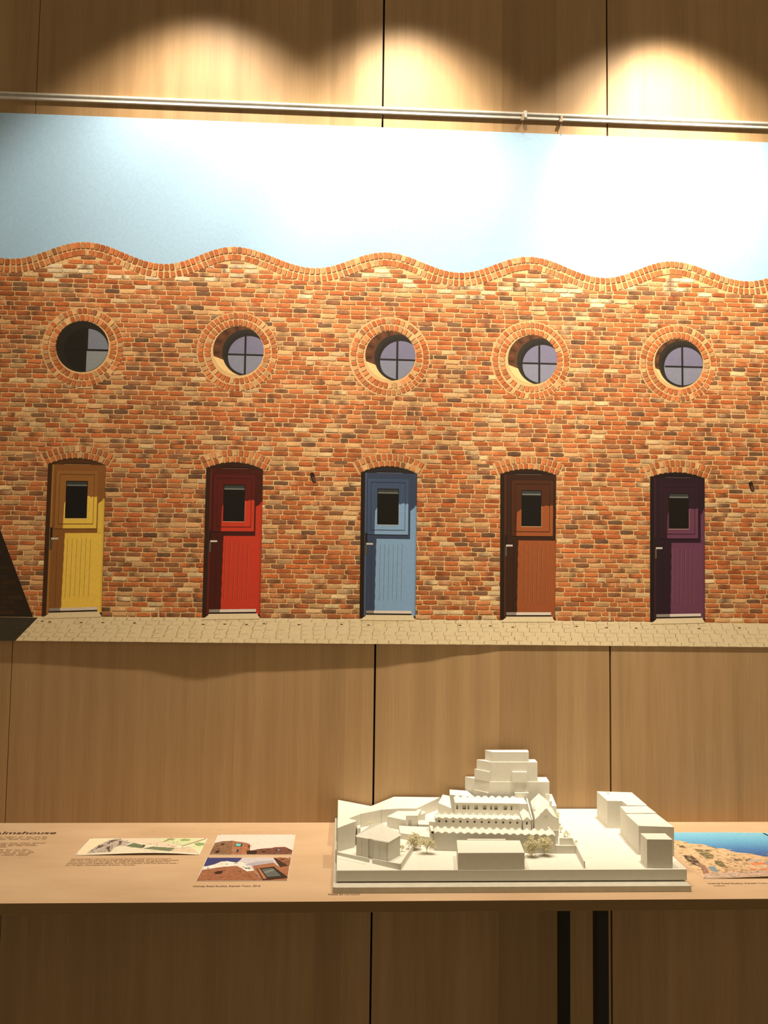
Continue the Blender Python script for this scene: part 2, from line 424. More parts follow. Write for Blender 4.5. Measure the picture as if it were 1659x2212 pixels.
# --- wavy coping of two header rows
cp = MP()
TH = .0385
n = 230
wpts = []
for i in range(n + 1):
    x = MX0 + (MX1 - MX0) * i / n
    wpts.append((x, wave(x)))
def wnorm(x):
    s = (wave(min(x + .004, 1.28)) - wave(max(x - .004, -1.08))) / .008
    L_ = math.hypot(1, s); return (-s / L_, 1 / L_), (1 / L_, s / L_)
for i in range(n):
    a, b = wpts[i], wpts[i + 1]
    na, nb = wnorm(a[0])[0], wnorm(b[0])[0]
    lo = lambda p, q: (max(MX0, min(MX1, p[0] - q[0] * TH)), p[1] - q[1] * TH)
    t1 = lambda p, q: (max(MX0, min(MX1, p[0] - q[0] * .001)), p[1] - q[1] * .001)
    cp.raw([t1(a, na), t1(b, nb), lo(b, nb), lo(a, na)], [MORTAR] * 4, 3)
for rowk, depth in ((0, .0090), (1, .0292)):
    x = MX0 + .008
    while x < MX1 - .008:
        nn, tt = wnorm(x)
        p = (x - nn[0] * depth, wave(x) - nn[1] * depth)
        if MX0 + .006 < p[0] < MX1 - .006: radial_brick(cp, p, tt, nn, .0104, .0158 if rowk == 0 else .0150, 4)
        if rowk == 0 and rnd.random() < .8:
            q = (p[0] - nn[0] * .0092, p[1] - nn[1] * .0092)
            cp.raw([(q[0] - .0052 * tt[0], q[1] - .0052 * tt[1]), (q[0] + .0052 * tt[0], q[1] + .0052 * tt[1]), (q[0] + .005 * tt[0] - nn[0] * .0016, q[1] + .005 * tt[1] - nn[1] * .0016), (q[0] - .005 * tt[0] - nn[0] * .0016, q[1] - .005 * tt[1] - nn[1] * .0016)], [(96, 52, 26)] * 4, 6)
        x += tt[0] * .0134
tag(cp.build('coping_print', INK_BRICK, mural), 'printed wavy brick parapet', kind='stuff')

# --- round windows
for wi, (c, R, oc, r) in enumerate(WIN):
    P = MP()
    ringpoly = circle(c[0], c[1], R + .002, 44)
    for k in range(44):
        a, b = ringpoly[k], ringpoly[(k + 1) % 44]
        ia = (oc[0] + (a[0] - c[0]) / (R + .002) * r * .98, oc[1] + (a[1] - c[1]) / (R + .002) * r * .98)
        ib = (oc[0] + (b[0] - c[0]) / (R + .002) * r * .98, oc[1] + (b[1] - c[1]) / (R + .002) * r * .98)
        P.add([a, b, ib, ia], mul(MORTAR, .97), 3)
    for rr, cnt, hh in ((.0785, 39, .0150), (.0970, 47, .0138)):
        a0 = rnd.uniform(0, .1)
        for k in range(cnt):
            a = a0 + 2 * PI * k / cnt
            cx, cz = c
            nn = (math.cos(a), math.sin(a)); tt = (-nn[1], nn[0])
            radial_brick(P, (cx + nn[0] * rr, cz + nn[1] * rr), tt, nn, .0098 if rr < .09 else .0104, hh, 4)
    op = circle(oc[0], oc[1], r, 40)
    loc = lambda u, v: (oc[0] + u * r, oc[1] - v * r)
    def circ(u, v, q, c_, layer, n=40):
        pl = clip_convex(circle(*loc(u, v), q * r, n), op)
        if len(pl) >= 3: P.add(pl, c_, layer)
    def box(u0, v0, u1, v1, c_, layer, win=op):
        a, b = loc(u0, v1), loc(u1, v0)
        pl = clip_convex([(a[0], a[1]), (b[0], a[1]), (b[0], b[1]), (a[0], b[1])], win)
        if len(pl) >= 3: P.add(pl, c_, layer)
    if wi == 0:
        P.add(op, (40, 34, 28), 6)
        circ(.15, .12, .84, (30, 26, 22), 7)
        q = clip_convex(circle(*loc(.19, .1), .80 * r, 48), op)
        for (u0, v0, u1, v1, cc) in ((.21, -1, 1.2, .09, (122, 128, 144)), (.17, .17, 1.2, 1.2, (136, 142, 146))):
            a, b = loc(u0, v1), loc(u1, v0)
            pl = clip_convex([(a[0], a[1]), (b[0], a[1]), (b[0], b[1]), (a[0], b[1])], q if v0 < 0 else circle(oc[0], oc[1], .985 * r, 48))
            P.add(pl, cc, 8)
        box(-.7, .095, .2, .12, (26, 20, 16), 9)
    else:
        du = .14 if wi == 4 else .27
        P.add(op, (92, 58, 38), 6)                                # reveal in shade
        for k in range(9):                                        # brick courses seen in the reveal
            a = PI * (.42 + .085 * k)
            p0 = (oc[0] + .97 * r * math.cos(a), oc[1] + .97 * r * math.sin(a)); p1 = (oc[0] + .99 * r * math.cos(a + .14), oc[1] + .99 * r * math.sin(a + .14))
            p2 = (oc[0] + .74 * r * math.cos(a + .14), oc[1] + .78 * r * math.sin(a + .14)); p3 = (oc[0] + .74 * r * math.cos(a), oc[1] + .78 * r * math.sin(a))
            P.raw([p0, p1, p2, p3], [(74, 44, 28) if k % 2 else (108, 66, 42)] * 4, 7)
        # sunlit sill reveal at the lower left
        pl = clip_convex(circle(oc[0], oc[1], r * .998, 44, PI * 1.08, PI * 1.68) + [loc(.35, .72), loc(-.5, .42)], op)
        P.add(pl, (236, 200, 140), 8)
        fu, fv, fr_ = (.12, .05, .955) if wi == 4 else (.31, .085, .945)
        fr = circle(*loc(fu, fv), fr_ * r, 48)
        frc = clip_convex(fr, op)
        P.add(frc, (46, 42, 36), 9)
        # pale outer bead of the frame low on the left
        gl = clip_convex(circle(*loc(fu + .025, fv + .025), (fr_ - .11) * r, 48), op)
        P.add(gl, (40, 34, 32), 10)
        lit = clip_convex(clip_convex(circle(*loc(fu + .11, fv + .145), (fr_ - .115) * r, 48), gl), op)
        P.add(lit, (122, 120, 148), 11)
        box(-.6, .15, 1.1, 1.1, (132, 134, 156), 12, clip_convex(lit, op))
        for u0, v0, u1, v1 in ((du - .04, -.75, du + .04, 1.05), (-.58, .125, 1.05, .20)):
            box(u0, v0, u1, v1, (38, 36, 34), 13)
    wo = P.build('round_window_print', INK, mural)
    wo['label'] = ('printed round window in deep shade', 'printed round window with grey panes and cross bars')[wi > 0]

# --- doors
DC = [((246, 206, 86), (142, 92, 46), (66, 40, 22), (156, 104, 52)),
      ((198, 60, 40), (70, 24, 18), (50, 30, 20), (88, 26, 20)),
      ((134, 170, 212), (58, 70, 96), (38, 27, 20), (66, 84, 116)),
      ((154, 84, 46), (56, 32, 20), (42, 26, 17), (76, 41, 24)),
      ((108, 62, 88), (42, 24, 34), (34, 20, 20), (48, 26, 38))]
SHIFT = [0.03, 0.02, 0.0, 0.085, 0.045]
LITL = [.335, .333, .285, .325, .39]
RIGHT = [.885, .885, .885, .96, .925]
for di, d in enumerate(DOOR):
    P = MP()
    (xl, zl), (xp, zp), (xr, zr), (bx, bz), (ax, az) = d
    ccx, ccz, AR, ang = arch_geo(d)
    lit, shd, rev, shd2 = DC[di]
    def uv(u, v):
        tx, tz = xl + (xr - xl) * u, zl + (zr - zl) * u
        qx, qz = ax + (bx - ax) * u, az + (bz - az) * u
        return (tx + (qx - tx) * v, tz + (qz - tz) * v)
    def q(u0, v0, u1, v1, c_, layer): P.add([uv(u0, v1), uv(u1, v1), uv(u1, v0), uv(u0, v0)], c_, layer)
    # arch of two header rows
    seg = 14
    for k in range(seg):
        a0 = PI / 2 + (ang * 1.1) * (1 - 2 * k / seg); a1 = PI / 2 + (ang * 1.1) * (1 - 2 * (k + 1) / seg)
        pp = lambda a, rr: (ccx + rr * math.cos(a), ccz + rr * math.sin(a))
        P.raw([pp(a0, AR - .002), pp(a1, AR - .002), pp(a1, AR + .034), pp(a0, AR + .034)], [mul(MORTAR, .92)] * 4, 3)
    for rr, hh, cnt in ((AR + .0085, .0138, 12), (AR + .0255, .0150, 13)):
        for k in range(cnt):
            a = PI / 2 + ang * 1.06 * (1 - 2 * (k + .5) / cnt)
            nn = (math.cos(a), math.sin(a))
            radial_brick(P, (ccx + rr * nn[0], ccz + rr * nn[1]), (-nn[1], nn[0]), nn, .0100, hh, 4)
    # opening with the arched head
    top = [(ccx + AR * math.cos(PI / 2 - ang * (1 - 2 * k / 12)), ccz + AR * math.sin(PI / 2 - ang * (1 - 2 * k / 12))) for k in range(13)]
    P.add([(ax, az), (bx, bz), (xr, zr)] + top + [(xl, zl)], rev, 6)
    head = [uv(.075, .0), uv(.995, 0)] + [(a, b - .003) for a, b in top if uv(.08, 0)[0] < a < uv(.99, 0)[0]]
    P.add(head, mix(rev, shd, .25), 7)
    sh = SHIFT[di]; ll = LITL[di]; rt = RIGHT[di]
    q(.075, 0, .995, .985, shd, 7)
    q(.075, 0, .105, .985, mix(shd, lit, .22), 8)
    q(.27, -.012, .75, -.002, mul(shd, .45), 9); q(.28, -.004, .74, 0.0, mix(shd, (190, 180, 165), .35), 10)
    # sunlit lower leaf and right jamb
    n_ = 26
    edge = [uv(ll + .006 * math.sin(k * 1.7) * rnd.uniform(.3, 1) - .02 * (k / n_), .456 + (.985 - .456) * k / n_) for k in range(n_ + 1)]
    P.add(edge + [uv(.995, .985), uv(.995, .456)], lit, 8)
    if rt < .95:
        jag = [uv(rt + (.995 - rt) * k / 5, .262 - .04 * k / 5 + rnd.uniform(-.006, .006)) for k in range(6)]
        P.add([uv(rt, .46)] + [uv(.995, .46)] + jag[::-1], mul(lit, .97), 8)
        q(.965, .225, .995, .985, mul(lit, .93), 9)
    # upper sash box
    b0, b1 = .12 + sh, .848 + sh * (1.15 if di == 3 else .6)
    q(b0, .040, b1, .425, shd2, 10)
    g0, g1 = .295 + sh, .677 + sh * .7
    jag = [uv(g1 + (b1 - g1) * k / 7, .214 + rnd.uniform(-.008, .006)) for k in range(8)]
    lx = min(ll - .03, g0 - .025)
    P.add([uv(lx - .005, .425), uv(b1, .425)] + jag[::-1] + [uv(g1, .36), uv(g0, .36), uv(g0, .24), uv(lx + .005, .262)], lit, 11)
    for (u0, v0, u1, v1) in ((b0 + .065, .062, b1 - .055, .067), (b0 + .065, .393, b1 - .055, .398), (b0 + .06, .062, b0 + .068, .398), (b1 - .062, .062, b1 - .054, .398)):
        q(u0, v0, u1, v1, mix(shd, (30, 20, 14), .35), 12)
    q(b0, .425, b1, .429, mul(shd, .6), 12)
    q(b0 - .008, .040, b0, .425, mul(shd, .7), 12)
    q(g0, .108, g1, .358, (20, 17, 14), 13)
    q(g0 + .012, .114, g1 - .012, .137, (58, 62, 62), 14); q(g0 + .012, .133, g1 - .012, .142, (118, 122, 118), 15)
    q(g0 - .005, .358, g1, .362, mix(lit, (255, 240, 200), .5), 15); q(g1, .22, g1 + .008, .36, mix(lit, (255, 240, 200), .35), 15)
    # lower tongue and groove
    for k in range(6):
        u = .355 + sh + .078 * k
        if u < .97:
            P.add([uv(u, .493), uv(u + .008, .493), uv(u - .004, .88), uv(u - .012, .88)], mul(lit, .66), 9)
            P.add([uv(u + .008, .493), uv(u + .014, .493), uv(u + .002, .88), uv(u - .004, .88)], mix(lit, (255, 245, 215), .22), 9)
    q(.195 + sh * .5, .46, .202 + sh * .5, .94, mul(shd, .75), 9)
    # handle, threshold
    q(.085, .418, .125, .565, (34, 27, 22), 12); q(.09, .5, .12, .565, (92, 84, 72), 13)
    q(.105, .486, .225, .498, (206, 202, 196), 14)
    q(.115, .948, .925, .967, (226, 214, 204), 12); q(.115, .948, ll - .03, .967, (150, 140, 134), 13)
    q(.115, .967, .925, .977, (46, 34, 24), 12)
    P.add([uv(.005, 1.014), uv(1.0, 1.014), uv(.955, .984), uv(.11, .984)], PAVE, 13)
    q(.11, .978, .955, .985, (236, 220, 190), 14)
    do = P.build('door_print', INK, mural)
    do['label'] = 'printed %s stable door under a brick arch' % ('yellow', 'red', 'pale blue', 'rust brown', 'purple')[di]

# --- vents, wall lamps, drain posts
for (a, b) in [((-.8308, 1.8363), (-.796, 1.8221)), ((-.4323, 1.8352), (-.397, 1.8234)), ((-.0269, 1.8325), (.0087, 1.8223)), ((.3509, 1.8327), (.3864, 1.8223)), ((.7496, 1.8337), (.7837, 1.8217))]:
    P = MP(); P.rect(a[0], b[1], b[0], a[1], (200, 160, 118), 4)
    for k in range(5):
        zz = b[1] + (a[1] - b[1]) * (.12 + .18 * k); P.rect(a[0] + .001, zz, b[0] - .001, zz + .0013, (92, 62, 40), 5)
    P.build('air_vent_print', INK, mural)
for pts in [[(-.0899, 1.7978), (-.0828, 1.8017), (-.0778, 1.7969), (-.0726, 1.775), (-.0786, 1.7718), (-.0835, 1.7772)], [(1.0898, 1.7956), (1.0976, 1.7995), (1.1026, 1.7946), (1.1074, 1.7733), (1.1009, 1.7701), (1.0959, 1.7756)]]:
    P = MP(); P.add(pts, (44, 28, 22), 4)
    m_ = (sum(p[0] for p in pts) / 6, sum(p[1] for p in pts) / 6)
    P.add([(m_[0] + (p[0] - m_[0]) * .55 + .002, m_[1] + (p[1] - m_[1]) * .55 - .004) for p in pts], (92, 62, 48), 5)
    P.build('wall_lamp_print', INK, mural)
for (a, b) in [((-.4723, 1.4463), (-.4675, 1.4204)), ((.7060, 1.446), (.7118, 1.4217))]:
    P = MP(); P.rect(a[0], b[1], b[0], a[1], (212, 180, 140), 4); P.rect(b[0], b[1], b[0] + .0012, a[1], (110, 72, 44), 4)
    P.build('drain_post_print', INK, mural)

# --- pavement
pv = MP()
x = MX0
while x < MX1 - 1e-6:
    xb = min(MX1, x + .0115)
    for f0, f1 in ((0, .5), (.5, 1)):
        pt = lambda xx, f: (xx, MZ0 + (base_z(xx) - MZ0) * f)
        pv.raw([pt(x, f0), pt(xb, f0), pt(xb, f1), pt(x, f1)], [PAVE] * 4, 0)
    x = xb
pv.add([(MX0, MZ0), (-.8287, MZ0), (-.7744, 1.4154), (MX0, base_z(MX0))], (62, 56, 46), 1)
zr_ = [1.4195, 1.4105, 1.4005, 1.3895, 1.3785, 1.3672, 1.3568]
for k in range(len(zr_) - 1):
    zt, zb_ = zr_[k] - .0006, zr_[k + 1]
    x = MX0 + .01 + (.5 * (k % 2)) * .031 + rnd.uniform(0, .006)
    while x < MX1 - .04:
        lean = -(.62 - x) * .42 * (zt - zb_)
        dark = x + lean < -.83 + (zb_ - 1.3563) * .92
        c_ = mul((146, 118, 80), .4 if dark else rnd.uniform(.85, 1.2))
        if zt < base_z(x) + .001:
            w_ = rnd.uniform(.0008, .0016)
            if MX0 < x + lean - .002: pv.raw([(x, zt - .001), (x + w_, zt - .001), (x + lean + w_, zb_ + .001), (x + lean, zb_ + .001)], [c_] * 4, 2)
            if rnd.random() < .75: pv.raw([(x + lean, zb_ + .0006), (x + lean + rnd.uniform(.014, .028), zb_ + .0006), (x + lean + .02, zb_ - .0001), (x + lean, zb_ - .0003)], [mul((206, 184, 142), .4 if dark else 1)] * 4, 2)
        x += .031 + rnd.uniform(-.002, .002)
for x in (-.763, -.744, -.665, -.61, -.53, -.355, -.30, -.245, -.20, -.11, .0, .07, .31, .39, .45, .62, .70, .78, .95, 1.06):
    zz = 1.4045 + rnd.uniform(-.002, .002)
    pv.add(circle(x, zz, .0032, 10), (86, 64, 40), 3) if False else pv.raw([(x + .0045 * math.cos(a), zz + .0013 * math.sin(a)) for a in [2 * PI * k / 10 for k in range(10)]], [(82, 60, 38)] * 10, 3)
tag(pv.build('pavement_print', INK, mural), 'printed pale block paving', kind='stuff')

# ------------------------------------------------------------------ gallery rail with hangers
rail = empty('gallery_rail', (0.1, -0.01, 2.797))
tag(rail, 'thin white aluminium hanging rail fixed along the wood wall above the mural', 'rail')
X0, X1 = -1.6, 1.7
MB().box(X0, X1, -.0022, 0.0, 2.7870, 2.8072).build('back_plate', ALU, rail)
MB().prism([(X0, -.0075, 2.8050), (X1, -.0075, 2.8050), (X1, -.0022, 2.8072), (X0, -.0022, 2.8072)], 2.8005).build('top_lip', ALU, rail)
MB().box(X0, X1, -.0030, -.0022, 2.7930, 2.8005).build('groove', GREY, rail)
MB().box(X0, X1, -.0070, -.0022, 2.7870, 2.7925).build('lower_lip', ALU, rail)
MB().box(.476, .4845, -.0095, -.0022, 2.7900, 2.8090).build('joint_clip', ALU, rail)
MB().tube([(.3025, -.004, 2.8060), (.3025, -.004, 2.8105)], .0026, 8).build('screw', BRASS, rail)
MB().tube([(-.60, -.004, 2.8060), (-.60, -.004, 2.8090)], .0018, 8).build('screw', BRASS, rail)
for hx, hx2, lab in ((.4716, .4728, 'small tan wire hanger at the white rail clip, left of the two'), (.5785, .5795, 'small tan wire hanger on the plain rail, right of the two')):
    h = empty('wire_hanger', (hx, -.022, 2.783)); tag(h, lab, 'hanger', 'wire hangers holding the mural')
    MB().box(hx - .0042, hx + .0042, -.0125, -.0060, 2.7805, 2.7868).build('grip', BRASS, h)
    MB().box(hx - .0015, hx + .0045, -.0120, -.0078, 2.7868, 2.7990).build('hook', BRASS, h)
    MB().tube([(hx, -.0095, 2.781), (hx2, -.0075, 2.7460)], .0007, 6).build('wire', WIRE, h)

# ------------------------------------------------------------------ display shelf
ZS = .900
shelf = empty('display_shelf', (0.1, -.256, 0)); tag(shelf, 'long birch plywood display shelf on black steel legs against the wall', 'shelf')
MB().box(-1.5, 1.6, -.512, -.0005, .879, ZS).build('board', PLY, shelf)
for y in (-.4365, -.1425):
    MB().box(.5402, .5632, y, y + .0345, 0.0, .879).build('leg', BLACK, shelf)
MB().box(.5402, .5632, -.402, -.1425, 0.0, .0345).build('foot_bar', BLACK, shelf)
MB().box(-1.3, -1.277, -.4365, -.402, 0.0, .879).build('leg', BLACK, shelf)
MB().box(-1.3, -1.277, -.1425, -.108, 0.0, .879).build('leg', BLACK, shelf)
MB().box(-1.3, -1.277, -.402, -.1425, 0.0, .0345).build('foot_bar', BLACK, shelf)

# lettering printed on the shelf top
def text_mesh(name, body, x0, x1, y0, h, mat, parent, z=ZS + .0003, bold=0.0):
    """One line of lettering from x0 to x1 with its baseline at y0 and cap height h."""
    cu = bpy.data.curves.new(name, 'FONT'); cu.body = body; cu.size = 1.0; cu.offset = bold; cu.fill_mode = 'FRONT'
    to = bpy.data.objects.new(name, cu); COL.objects.link(to)
    bpy.context.view_layer.update()
    dg = bpy.context.evaluated_depsgraph_get()
    me = bpy.data.meshes.new_from_object(to.evaluated_get(dg))
    bpy.data.objects.remove(to)
    xs = [v.co.x for v in me.vertices]; a, b = min(xs), max(xs)
    for v in me.vertices:
        v.co = Vector((x0 + (v.co.x - a) / (b - a) * (x1 - x0), y0 + v.co.y / .70 * h, z))
    me.name = name; me.materials.clear()
    return link(name, me, mat, parent)
def word_bars(name, x0, x1, y0, h, mat, parent, seed):
    """A line of print too small to read: word-length marks."""
    r2 = random.Random(seed); P = MB(); x = x1
    while x > x0 + .004:
        w = min(r2.uniform(.008, .030), x - x0); k = x - w
        while k < x - .001:
            hh = h * r2.choice((.62, .62, .62, 1.0)); ww = r2.uniform(.0011, .0017)
            P.add([(k, y0, ZS + .0003), (k + ww, y0, ZS + .0003), (k + ww, y0 + hh, ZS + .0003), (k, y0 + hh, ZS + .0003)], [(0, 1, 2, 3)])
            k += ww + .0007
        x = k - w - .0055 if False else x - w - .0052
    return P.build(name, mat, parent)
text_mesh('title_lettering', 'Almshouse', -.836, -.6835, -.0905, .0195, TEXT, shelf, bold=.018)
for k, (xe, y) in enumerate([(-.6948, -.1135), (-.6918, -.1221), (-.6904, -.1324), (-.6832, -.1592), (-.7042, -.1689), (-.6960, -.1771), (-.7607, -.1862), (-.7060, -.2043), (-.6932, -.2138), (-.6867, -.2232), (-.6895, -.2324), (-.6933, -.2415)]):
    word_bars('small_print_line', -.93, xe, y, .0052, TEXT_SOFT, shelf, 100 + k)
for body, xa, xb, y in [('"Just providing a roof over a homeless person is never about one support', -.5901, -.3701, -.2690), ('job done. If we are to end rough sleeping for good, we have to give people', -.5880, -.3524, -.2785), ('more than a bed for the night, we need to help them to get back. This', -.5890, -.3698, -.2881), ('employment and independence, and this is possibly what this scheme does."', -.5895, -.3493, -.2974), ('Jon Wright, Homelessness director, Camden', -.5899, -.4405, -.3078)]:
    text_mesh('quote_lettering', body, xa, xb, y, .0060, TEXT_SOFT, shelf, bold=.012)
text_mesh('caption_lettering', 'Holmes Road Studios, Kentish Town, 2016', -.2930, -.1571, -.4343, .0085, TEXT, shelf, bold=.008)
text_mesh('caption_lettering', 'Please do not touch', -.0177, .0451, -.4805, .0065, TEXT, shelf, bold=.008)
text_mesh('caption_lettering', 'Holmes Road Studios, Kentish Town, 20', .7780, .9180, -.4327, .0070, TEXT, shelf, bold=.008)
word_bars('small_print_line', .7768, .8087, -.4442, .0045, TEXT_SOFT, shelf, 140)
# scuffs and a tape mark on the board
for k in range(16):
    x, y = rnd.uniform(-.75, -.03), rnd.uniform(-.47, -.03)
    if k < 10: y = rnd.uniform(-.12, -.02)
    l = rnd.uniform(.004, .012); a = rnd.uniform(-.5, .5)
    MB().add([(x, y, ZS + .0002), (x + l * math.cos(a), y + l * math.sin(a), ZS + .0002), (x + l * math.cos(a), y + l * math.sin(a) + .0014, ZS + .0002), (x, y + .0010, ZS + .0002)], [(0, 1, 2, 3)]).build('scuff_mark', SCUFF, shelf)


# ------------------------------------------------------------------ prints on the shelf
SITE = [
    ((240, 220, 186), [(-0.5860, -0.2410), (-0.5847, -0.1298), (-0.5385, -0.1288), (-0.5549, -0.1701), (-0.5631, -0.2345)]),
    ((188, 176, 164), [(-0.5666, -0.2333), (-0.5637, -0.2116), (-0.5584, -0.1798), (-0.5419, -0.1403), (-0.5237, -0.1275), (-0.4859, -0.1575), (-0.4942, -0.1836), (-0.5144, -0.1867), (-0.5155, -0.2289)]),
    ((226, 218, 196), [(-0.5155, -0.2289), (-0.5136, -0.1899), (-0.4934, -0.1868), (-0.4462, -0.2083), (-0.3833, -0.2302), (-0.3990, -0.2337)]),
    ((222, 204, 182), [(-0.5215, -0.1275), (-0.4193, -0.1283), (-0.3684, -0.1782), (-0.3767, -0.2007), (-0.4795, -0.1575)]),
    ((108, 120, 94), [(-0.4928, -0.1849), (-0.4787, -0.1608), (-0.4456, -0.1840), (-0.4513, -0.2045)]),
    ((114, 126, 98), [(-0.4465, -0.2071), (-0.4293, -0.1906), (-0.3742, -0.2027), (-0.3812, -0.2302)]),
    ((206, 214, 170), [(-0.4408, -0.1295), (-0.3186, -0.1305), (-0.3608, -0.1848), (-0.4094, -0.1548)]),
    ((210, 218, 172), [(-0.3459, -0.1849), (-0.3136, -0.1374), (-0.3158, -0.2221)]),
    ((216, 196, 172), [(-0.3754, -0.2071), (-0.3453, -0.1882), (-0.3181, -0.2233), (-0.3183, -0.2345), (-0.3791, -0.2302)]),
    ((142, 164, 112), [(-0.4076, -0.1325), (-0.4000, -0.1271), (-0.3858, -0.1327), (-0.3926, -0.1422), (-0.4037, -0.1407)]),
    ((142, 164, 112), [(-0.3771, -0.1382), (-0.3667, -0.1301), (-0.3502, -0.1371), (-0.3528, -0.1465), (-0.3698, -0.1484)]),
    ((134, 160, 108), [(-0.3381, -0.1686), (-0.3291, -0.1588), (-0.3127, -0.1642), (-0.3129, -0.1787), (-0.3267, -0.1851)]),
    ((160, 140, 104), [(-0.3178, -0.1291), (-0.3147, -0.1346), (-0.3600, -0.1887), (-0.3633, -0.1848)]),
    ((150, 132, 104), [(-0.4038, -0.1298), (-0.3945, -0.1271), (-0.4094, -0.1548), (-0.4129, -0.1534)]),
    ((96, 80, 70), [(-0.5539, -0.1991), (-0.5551, -0.1766), (-0.5428, -0.1754), (-0.5441, -0.1896), (-0.5492, -0.1972)]),
    ((100, 84, 74), [(-0.5408, -0.1636), (-0.5354, -0.1403), (-0.5194, -0.1357), (-0.5255, -0.1451), (-0.5341, -0.1571), (-0.5340, -0.1689)]),
    ((96, 80, 70), [(-0.5173, -0.1438), (-0.5080, -0.1506), (-0.5052, -0.1738), (-0.5121, -0.1834), (-0.5111, -0.1672)]),
    ((90, 76, 66), [(-0.5345, -0.1865), (-0.5269, -0.1833), (-0.5212, -0.2120), (-0.5143, -0.2183), (-0.5176, -0.2288), (-0.5291, -0.2056)]),
    ((84, 80, 66), [(-0.4523, -0.2000), (-0.4536, -0.1723), (-0.4474, -0.1808), (-0.4471, -0.2001)]),
]
PHOTO_A = [
    ((228, 206, 198), [(-0.2909, -0.1016), (-0.1043, -0.1047), (-0.1037, -0.2433), (-0.2911, -0.2414)]),
    ((128, 96, 74), [(-0.2899, -0.1626), (-0.2726, -0.1491), (-0.2494, -0.1468), (-0.2409, -0.2427), (-0.2911, -0.2414)]),
    ((160, 108, 80), [(-0.2494, -0.1468), (-0.2136, -0.1637), (-0.2060, -0.1764), (-0.2017, -0.2153), (-0.2041, -0.2422), (-0.2410, -0.2419)]),
    ((140, 88, 64), [(-0.2140, -0.1637), (-0.2060, -0.1764), (-0.2017, -0.2153), (-0.2096, -0.1991)]),
    ((48, 34, 28), [(-0.2091, -0.2153), (-0.2003, -0.2162), (-0.1847, -0.2115), (-0.1843, -0.2424), (-0.2061, -0.2422)]),
    ((112, 72, 60), [(-0.2002, -0.2170), (-0.1799, -0.2054), (-0.1682, -0.2015), (-0.1535, -0.1996), (-0.1458, -0.1935), (-0.1229, -0.1916), (-0.1044, -0.2163), (-0.1037, -0.2433), (-0.1856, -0.2424), (-0.1841, -0.2175)]),
    ((84, 56, 46), [(-0.1229, -0.1916), (-0.1044, -0.2163), (-0.1045, -0.2263), (-0.1178, -0.2060)]),
    ((42, 36, 32), [(-0.2402, -0.1865), (-0.2415, -0.1635), (-0.2242, -0.1666), (-0.2238, -0.1899)]),
    ((104, 190, 196), [(-0.2390, -0.1832), (-0.2397, -0.1664), (-0.2274, -0.1691), (-0.2269, -0.1866)]),
    ((44, 34, 28), [(-0.2746, -0.1779), (-0.2709, -0.1662), (-0.2652, -0.1662), (-0.2685, -0.1779)]),
    ((40, 32, 26), [(-0.2793, -0.2325), (-0.2784, -0.2166), (-0.2703, -0.2147), (-0.2716, -0.2314)]),
    ((46, 40, 38), [(-0.2343, -0.2278), (-0.2352, -0.2102), (-0.2279, -0.2091), (-0.2277, -0.2271)]),
    ((110, 160, 180), [(-0.2346, -0.2250), (-0.2351, -0.2130), (-0.2323, -0.2118), (-0.2317, -0.2238)]),
    ((44, 32, 28), [(-0.2079, -0.1958), (-0.2087, -0.1793), (-0.2060, -0.1826), (-0.2050, -0.1942)]),
    ((44, 34, 28), [(-0.1748, -0.2236), (-0.1706, -0.2188), (-0.1650, -0.2217), (-0.1669, -0.2296), (-0.1717, -0.2284)]),
    ((50, 44, 42), [(-0.1439, -0.2179), (-0.1419, -0.2086), (-0.1339, -0.2079), (-0.1351, -0.2192)]),
    ((120, 160, 176), [(-0.1392, -0.2179), (-0.1379, -0.2087), (-0.1339, -0.2079), (-0.1351, -0.2184)]),
]
